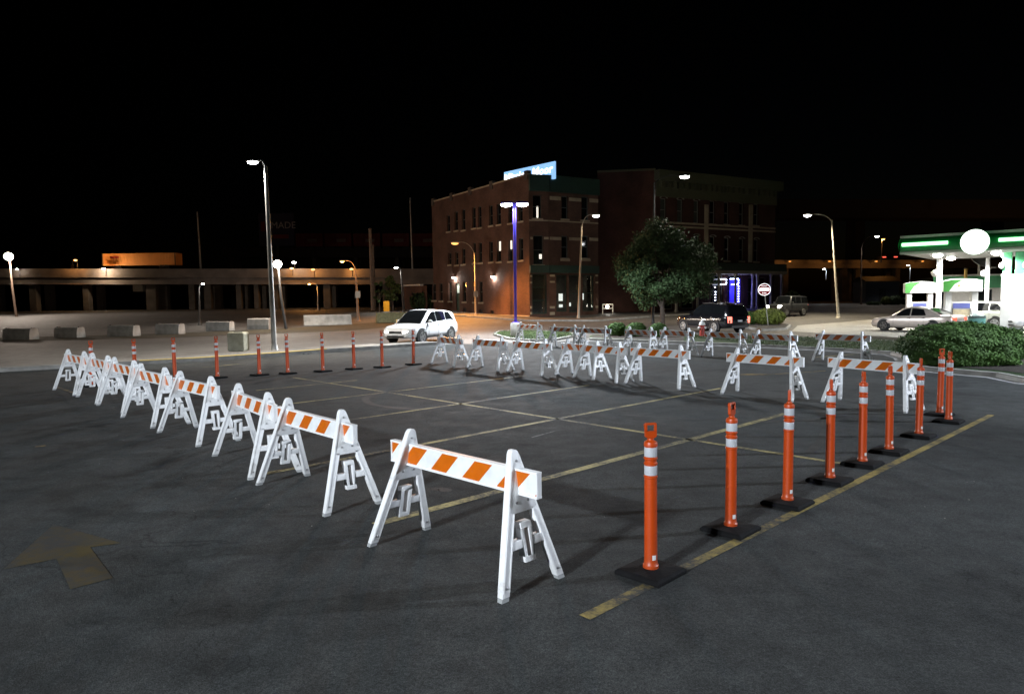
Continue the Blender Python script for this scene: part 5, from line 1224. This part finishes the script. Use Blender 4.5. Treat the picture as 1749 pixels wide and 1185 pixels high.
# ================================================================== cars
TYRE = mat('tyre', (.012, .012, .012), .85, var=.2); RIM = mat('alloy_rim', (.55, .56, .58), .3, .9, var=.05); BLK = mat('black_trim', (.012, .012, .013), .55); CGL = mat('car_glass', (.006, .007, .008), .04, var=0, spec=.9); CHR = mat('chrome', (.7, .7, .72), .15, 1., var=0)
PLATE = mat('number_plate', (.55, .56, .58), .5); CREDOFF = mat('tail_lens', (.30, .015, .015), .2, var=0); CREDON = emitter('tail_lens_lit', (1, .20, .14), 2.2); HLOFF = mat('head_lens', (.7, .7, .7), .1, var=0)
def lerp(tab, x):
    if x <= tab[0][0]: return tab[0][1]
    for (a, b), (c, d) in zip(tab, tab[1:]):
        if x <= c: t = (x-a)/(c-a) if c > a else 0; t = t*t*(3-2*t)*.5+t*.5; return b+(d-b)*t
    return tab[-1][1]
def car(label, loc, rz, L, W, H, paint_m, spec, head=None, tail=None, cat='car', roofrack=False, name='car', rimm=RIM, clad=True):
    """x forward. spec: bottom, top (bonnet/belt/boot line), roof line, half width tables along x in -1..1 of half length"""
    t = thing(name, label, cat, loc, rz); hl = L/2
    N_ = 34; xs = [-hl+L*i/(N_-1) for i in range(N_)]; rings = []
    for x in xs:
        u = x/hl; zb, zt, hw = lerp(spec['bot'], u), lerp(spec['top'], u), lerp(spec['hw'], u)*W/2
        h = zt-zb; half = [(0, zb), (hw*.80, zb), (hw*.95, zb+.10*h), (hw*.985, zb+.28*h), (hw, zb+.52*h), (hw*.985, zb+.74*h), (hw*.955, zb+.90*h), (hw*.90, zb+.975*h), (hw*.78, zt), (hw*.4, zt+.018), (0, zt+.025)]
        rings.append([(x, y, z) for y, z in half]+[(x, -y, z) for y, z in reversed(half[1:-1])])
    mb = MB(); n = len(rings[0]); vs = [v for r in rings for v in r]; fs = []
    for i in range(N_-1):
        for k in range(n): fs.append((i*n+k, i*n+(k+1) % n, (i+1)*n+(k+1) % n, (i+1)*n+k))
    fs += [tuple(range(n)), tuple(range((N_-1)*n, N_*n))]; mb.add(vs, fs); body = mb.build('body', paint_m, t, smooth=R(50))
    # greenhouse
    rf = spec['roof']; x0, x1 = rf[0][0], rf[-1][0]; M_ = 28; gx = [x0+(x1-x0)*i/(M_-1) for i in range(M_)]; rings = []
    def gsec(u):
        zb = lerp(spec['top'], u)-.01; zr = max(zb+.004, lerp(rf, u)); hb = lerp(spec['hw'], u)*W/2*.90; hr = hb-(zr-zb)*spec.get('tumble', .34); return zb, zr, hb, hr
    for u in gx:
        zb, zr, hb, hr = gsec(u); e = min(.07, (zr-zb)*.4)
        half = [(hb, zb), (hr+(hb-hr)*.12, zr-e), (hr-.05, zr-.012), (hr*.5, zr+.012), (0, zr+.02)]
        rings.append([(u*hl, y, z) for y, z in half]+[(u*hl, -y, z) for y, z in reversed(half[:-1])])
    mb = MB(); n = len(rings[0]); vs = [v for r in rings for v in r]; fs = []
    for i in range(M_-1):
        for k in range(n-1): fs.append((i*n+k, i*n+k+1, (i+1)*n+k+1, (i+1)*n+k))
    mb.add(vs, fs); mb.build('roof', paint_m, t, smooth=R(50))
    def sidepane(nm, ua, ub, s, zlo=.035, tops=.085, skew=(0, 0)):
        mb = MB(); vs = []; K_ = 10
        for i in range(K_+1):
            for j in range(2):
                q = i/K_; u = ua+(ub-ua)*q+ (skew[0]*(1-q)+skew[1]*q)*j
                zb, zr, hb, hr = gsec(u); z0 = zb+zlo; z1 = max(z0+.004, zr-tops); z = z0 if j == 0 else z1; f = (z-zb)/max(.01, zr-zb); y = hb+(hr-hb)*f*.93
                vs.append((u*hl, s*(y+.012), z))
        mb.add(vs, [(2*i, 2*i+1, 2*i+3, 2*i+2) for i in range(K_)]); return mb.build(nm, CGL, t, fix=False)
    for s in (-1, 1):
        for ua, ub, sk in spec['panes']: sidepane('side_window', ua, ub, s, skew=sk)
    def slopepane(nm, ua, ub, w_=.90):
        mb = MB(); vs = []; K_ = 6
        for i in range(K_+1):
            u = ua+(ub-ua)*i/K_; zb, zr, hb, hr = gsec(u); d = Vector((0, 0, .014))
            for y, dz in ((-(hr-.03)*w_, 0), (-hr*.5, .012), (0, .02), (hr*.5, .012), ((hr-.03)*w_, 0)): vs.append((u*hl+(.012 if ua > 0 or ub > .0 else -.012), y, zr+dz+.008))
        mb.add(vs, [(5*i+k, 5*i+k+1, 5*i+k+6, 5*i+k+5) for i in range(K_) for k in range(4)]); return mb.build(nm, CGL, t, smooth=True, fix=False)
    slopepane('windscreen', *spec['ws']); slopepane('rear_window', *spec['rw'])
    wr_ = spec['wr']
    for ux in spec['axles']:
        for s in (-1, 1):
            hw = lerp(spec['hw'], ux)*W/2; c = (ux*hl, s*(hw-.10), wr_)
            a = MB(); n = 26; vs = []; R2 = wr_+.075
            for k in range(n+1):
                an = R(-22)+R(224)*k/n
                for rr, yy in ((R2, hw+.006), (wr_*.62, hw+.004), (R2, hw-.06)): vs.append((ux*hl+math.cos(an)*rr, s*yy, wr_+math.sin(an)*rr))
            fs = []
            for k in range(n): fs += [(3*k, 3*k+1, 3*k+4, 3*k+3), (3*k, 3*k+3, 3*k+5, 3*k+2)]
            a.add(vs, fs); a.build('wheel_arch', BLK, t)
            wh = MB().lathe([(wr_*.62, -.11), (wr_*.93, -.11), (wr_, -.08), (wr_, .08), (wr_*.93, .112), (wr_*.66, .115), (wr_*.62, .10)], 28, axis='Y').build('wheel', TYRE, t, smooth=SM); wh.location = c
            if s < 0: wh.rotation_euler = (0, 0, math.pi)
            ri = MB(); ri.lathe([(wr_*.68, .10), (wr_*.66, .125), (wr_*.60, .125), (wr_*.58, .09)], 24, axis='Y')
            for k in range(5):
                a0 = k*2*math.pi/5
                for da in (-.16, .16):
                    Mq = Matrix.Rotation(a0+da*.6, 3, 'Y'); ri.box(Mq @ Vector((wr_*.34, .108, 0)), (wr_*.56, .025, wr_*.10), M=Mq)
            ri.lathe([(wr_*.17, .09), (wr_*.17, .125), (wr_*.1, .13)], 14, axis='Y'); ri.build('rim', rimm, wh)
            MB().lathe([(wr_*.60, .06), (wr_*.60, .07)], 20, axis='Y').build('brake_disc', BLK, wh)
    if clad:
        for s in (-1, 1):
            z = lerp(spec['bot'], 0); mb = MB(); hw = W/2*.985; mb.box((0, s*(hw-.02), z+.07), ((spec['axles'][1]-spec['axles'][0])*hl-wr_*2.2, .06, .12)); mb.build('sill', BLK, t, bevel=.015)
    # ends
    zf, zr = lerp(spec['top'], .97), lerp(spec['top'], -.97); zb = lerp(spec['bot'], .95); wf = lerp(spec['hw'], .97)*W/2
    def nose(nm, m, y0, y1, z0, z1, fx=1, th=.04, back=0.):
        """a panel bent round the bumper: follows the width table at the end of the car"""
        mb = MB(); vs = []; K_ = 8
        for i in range(K_+1):
            y = y0+(y1-y0)*i/K_; u = 1.
            while u > .6 and lerp(spec['hw'], fx*u)*W/2*.985 < abs(y): u -= .004
            x = fx*(u*hl+.006-back)
            vs += [(x, y, z0), (x, y, z1), (x-fx*th-fx*.03, y, z0), (x-fx*th-fx*.03, y, z1)]
        fs = []
        for i in range(K_): a = 4*i; fs += [(a, a+1, a+5, a+4), (a+1, a+3, a+7, a+5), (a, a+4, a+6, a+2)]
        fs += [(0, 1, 3, 2), (4*K_, 4*K_+1, 4*K_+3, 4*K_+2)]
        mb.add(vs, fs); return mb.build(nm, m, t)
    nose('grille', BLK, -wf*.56, wf*.56, zb+(zf-zb)*.58, zb+(zf-zb)*.86); nose('lower_intake', BLK, -wf*.72, wf*.72, zb+(zf-zb)*.08, zb+(zf-zb)*.30); nose('number_plate', PLATE, -.17, .17, zb+(zf-zb)*.33, zb+(zf-zb)*.46, back=-.012)
    nose('emblem', CHR, -.07, .07, zb+(zf-zb)*.70, zb+(zf-zb)*.77, back=-.012)
    for s in (-1, 1):
        y0, y1 = s*wf*.60, s*wf*1.0; h = nose('headlight', head or HLOFF, min(y0, y1), max(y0, y1), zb+(zf-zb)*spec.get('hl', (.66, .88))[0], zb+(zf-zb)*spec.get('hl', (.66, .88))[1], back=-.004)
        nose('fog_light', HLOFF, min(s*wf*.74, s*wf*.86), max(s*wf*.74, s*wf*.86), zb+(zf-zb)*.16, zb+(zf-zb)*.26, back=-.006)
        wb = lerp(spec['hw'], -.97)*W/2; tz = spec.get('tail', (.55, .86)); nose('tail_light', tail or CREDOFF, min(s*wb*spec.get('ty', .66), s*wb), max(s*wb*spec.get('ty', .66), s*wb), zb+(zr-zb)*tz[0], zb+(zr-zb)*tz[1], fx=-1)
        um = spec['mirror']; zbm, zrm, hb, hr = gsec(um); mr = MB().ell((um*hl, s*(hb+.12), zbm+.09), (.07, .12, .075), 10, 8).build('mirror', paint_m, t, smooth=True)
        MB().box((um*hl+.02, s*(hb+.02), zbm+.05), (.06, .1, .03)).build('mirror_arm', BLK, mr)
        for ud in spec['handles']: MB().box((ud*hl, s*(lerp(spec['hw'], ud)*W/2*.975+.006), lerp(spec['top'], ud)-.13), (.17, .03, .028)).build('door_handle', spec.get('hm', CHR), t, bevel=.006)
        for ud in spec['seams']:
            zb2, zt2_ = lerp(spec['bot'], ud)+.14, lerp(spec['top'], ud)-.03; hw = lerp(spec['hw'], ud)*W/2
            mb = MB(); h = zt2_-zb2; mb.tube([(ud*hl, s*hw*.988, zb2), (ud*hl, s*(hw+.001), zb2+.45*h), (ud*hl, s*hw*.985, zb2+.75*h), (ud*hl, s*hw*.955, zt2_-.02)], .0055, 4); mb.build('door_seam', BLK, t)
    nose('number_plate', PLATE, -.16, .16, zb+(zr-zb)*.50, zb+(zr-zb)*.64, fx=-1, back=-.012); nose('rear_bumper', spec.get('rb', BLK), -wf*.8, wf*.8, zb+(zr-zb)*.02, zb+(zr-zb)*.22, fx=-1)
    if roofrack:
        for s in (-1, 1):
            pts = []
            for u in (spec['rw'][1]+.06, -.3, 0, spec['ws'][1]-.08): zb2, zr2, hb, hr = gsec(u); pts.append((u*hl, s*(hr-.06), zr2+.045))
            MB().tube(pts, .022, 6).build('roof_rail', BLK, t)
    return t
SUV = dict(bot=[(-1, .48), (-.95, .34), (-.6, .28), (.6, .28), (.93, .30), (1, .42)], top=[(-1, .92), (-.97, 1.02), (-.6, 1.13), (.28, 1.03), (.52, .98), (.80, .91), (.93, .82), (1, .64)], hw=[(-1, .72), (-.95, .88), (-.8, .96), (-.4, 1), (.5, 1), (.8, .96), (.93, .86), (1, .66)],
 roof=[(-.97, 1.05), (-.92, 1.30), (-.84, 1.54), (-.5, 1.64), (-.1, 1.685), (.08, 1.665), (.22, 1.52), (.38, 1.24), (.53, .98)], ws=(.515, .12), rw=(-.96, -.86), panes=[(.42, -.03, (-.28, 0)), (-.055, -.40, (0, 0)), (-.43, -.78, (0, .17))], axles=(-.585, .585), wr=.36, mirror=.29, handles=(-.08, -.46), seams=(.33, -.06, -.44), tumble=.30)
PNT_W = mat('white_car_paint', (.74, .75, .77), .25, var=.02, coat=.6); PNT_B = mat('black_car_paint', (.006, .006, .008), .16, var=0, coat=1.); PNT_S = mat('silver_gold_car_paint', (.58, .50, .44), .3, .35, var=.02, coat=.7); PNT_L = mat('silver_green_car_paint', (.50, .52, .46), .3, .4, var=.02, coat=.6); PNT_D = mat('dark_grey_car_paint', (.03, .032, .035), .3, var=.05, coat=.4)
HON = emitter('headlight_lit', (1, .96, .9), 14.)
def car_at(p_front, p_rear, track):
    """place from the near-side front and rear wheel contact points"""
    f, r_ = gp(*p_front), gp(*p_rear); d = (f-r_); a = math.atan2(d.y, d.x); mid = (f+r_)/2
    n = Vector((-math.sin(a), math.cos(a), 0))
    if n.dot(mid) < 0: n = -n
    c = mid+n*track/2; return (c.x, c.y, T(c.y)+.006), a
lo, a = car_at((716, 588), (773, 581.5), 1.75)
cw = car('white SUV with its headlights on, driving along the street behind the posts', lo, a, 4.76, 1.88, 1.69, PNT_W, SUV, head=HON, name='white_suv', roofrack=False)
for s in (-1, 1): lamp_light((2.62, s*.68, .72), 260, (1, .93, .82), .06, cw, spot=70, blend=.8, aim=(1, 0, -.10))
EXP = dict(SUV); EXP.update(panes=[(.32, -.04, (-.16, 0)), (-.065, -.42, (0, 0)), (-.45, -.84, (0, .05))], top=[(-1, .95), (-.97, 1.08), (-.6, 1.12), (.3, 1.08), (.46, 1.07), (.80, 1.03), (.94, .96), (1, .74)], roof=[(-.97, 1.1), (-.93, 1.35), (-.86, 1.66), (-.5, 1.75), (-.05, 1.77), (.08, 1.72), (.22, 1.5), (.42, 1.06)], ws=(.41, .10), rw=(-.96, -.88), axles=(-.56, .60), wr=.38, tail=(.42, .90), ty=.72, rb=mat('bumper_grey', (.05, .05, .055), .45))
lo, a = car_at((1167, 566.5), (1224, 570), 1.85)
car('black SUV with red tail lights lit, driving behind the fire hydrant', lo, a, 5.0, 2.0, 1.78, PNT_B, EXP, tail=CREDON, name='black_suv', roofrack=True, head=emitter('amber_marker', (1, .62, .2), .8))
SED = dict(bot=[(-1, .45), (-.95, .30), (-.6, .22), (.6, .22), (.94, .24), (1, .36)], top=[(-1, .78), (-.96, .98), (-.66, .99), (-.3, .93), (.25, .90), (.45, .89), (.80, .80), (.93, .72), (1, .56)], hw=[(-1, .72), (-.94, .88), (-.8, .95), (-.4, 1), (.5, 1), (.8, .95), (.93, .85), (1, .64)],
 roof=[(-.72, .98), (-.55, 1.20), (-.38, 1.38), (-.1, 1.46), (.05, 1.45), (.18, 1.36), (.34, 1.12), (.48, .89)], ws=(.47, .14), rw=(-.70, -.42), panes=[(.355, -.02, (-.20, 0)), (-.05, -.40, (0, .08))], axles=(-.56, .60), wr=.33, mirror=.30, handles=(-.02, -.36), seams=(.36, -.03, -.36), tumble=.36, tail=(.62, .88), ty=.55, rb=PNT_S)
DRIM = mat('dark_rim', (.12, .11, .10), .4, .7)
lo, a = car_at((1510.5, 565), (1596, 568), 1.6)
car('pale gold-silver sedan standing at the fuel pumps behind the hedge', lo, a, 4.95, 1.84, 1.46, PNT_S, SED, tail=emitter('sedan_tail', (1, .12, .06), .9), name='silver_sedan', rimm=DRIM, clad=False, head=emitter('sedan_head', (1, .9, .75), 1.2))
# small SUV seen from behind, beyond the larger pump
pe = pz(1684, 555, 43.8)
car('silver-green SUV seen from behind at the larger fuel pump', (pe.x+.2, 44.8, .01), R(122), 4.45, 1.82, 1.72, PNT_L, SUV, tail=emitter('escape_tail', (1, .1, .08), .8), name='silver_suv')
pe = pz(1768, 560, 40.5); car('white car partly hidden past the wide canopy column', (pe.x+1.35, 41.2, .01), R(176), 4.6, 1.8, 1.46, PNT_W, SED, name='white_sedan', clad=False)
# headlit jeep-like car
JEEP = dict(bot=[(-1, .55), (-.95, .50), (-.6, .46), (.6, .46), (.95, .5), (1, .56)], top=[(-1, 1.12), (-.97, 1.16), (.2, 1.15), (.36, 1.15), (.8, 1.10), (.97, 1.06), (1, .98)], hw=[(-1, .9), (-.9, .96), (.4, .96), (.8, .88), (1, .80)],
 roof=[(-.985, 1.17), (-.975, 1.5), (-.95, 1.78), (-.5, 1.84), (.1, 1.84), (.20, 1.78), (.30, 1.4), (.36, 1.15)], ws=(.355, .19), rw=(-.983, -.955), panes=[(.27, -.05, (-.07, 0)), (-.08, -.46, (0, 0)), (-.5, -.92, (0, 0))], axles=(-.60, .64), wr=.40, mirror=.28, handles=(-.08, -.45), seams=(.27, -.06, -.47), tumble=.12, tail=(.45, .8), ty=.78, hl=(.50, .88))
f, r_ = pz(1330, 537, 62.), pz(1375, 536, 63.8); a = math.atan2(-1.75, -2.35)
jc = pz(1344, 537, 63.5)
jp = car('dark boxy off-road car with bright headlights beside the columned porch', (jc.x, jc.y, T(jc.y)+.01), a, 4.3, 1.82, 1.84, PNT_D, JEEP, head=emitter('jeep_head', (1, .93, .8), 22.), tail=CREDON, name='off_road_car')
for s in (-1, 1): lamp_light((2.4, s*.62, .9), 240, (1, .9, .75), .06, jp, spot=75, blend=.8, aim=(1, 0, -.14))
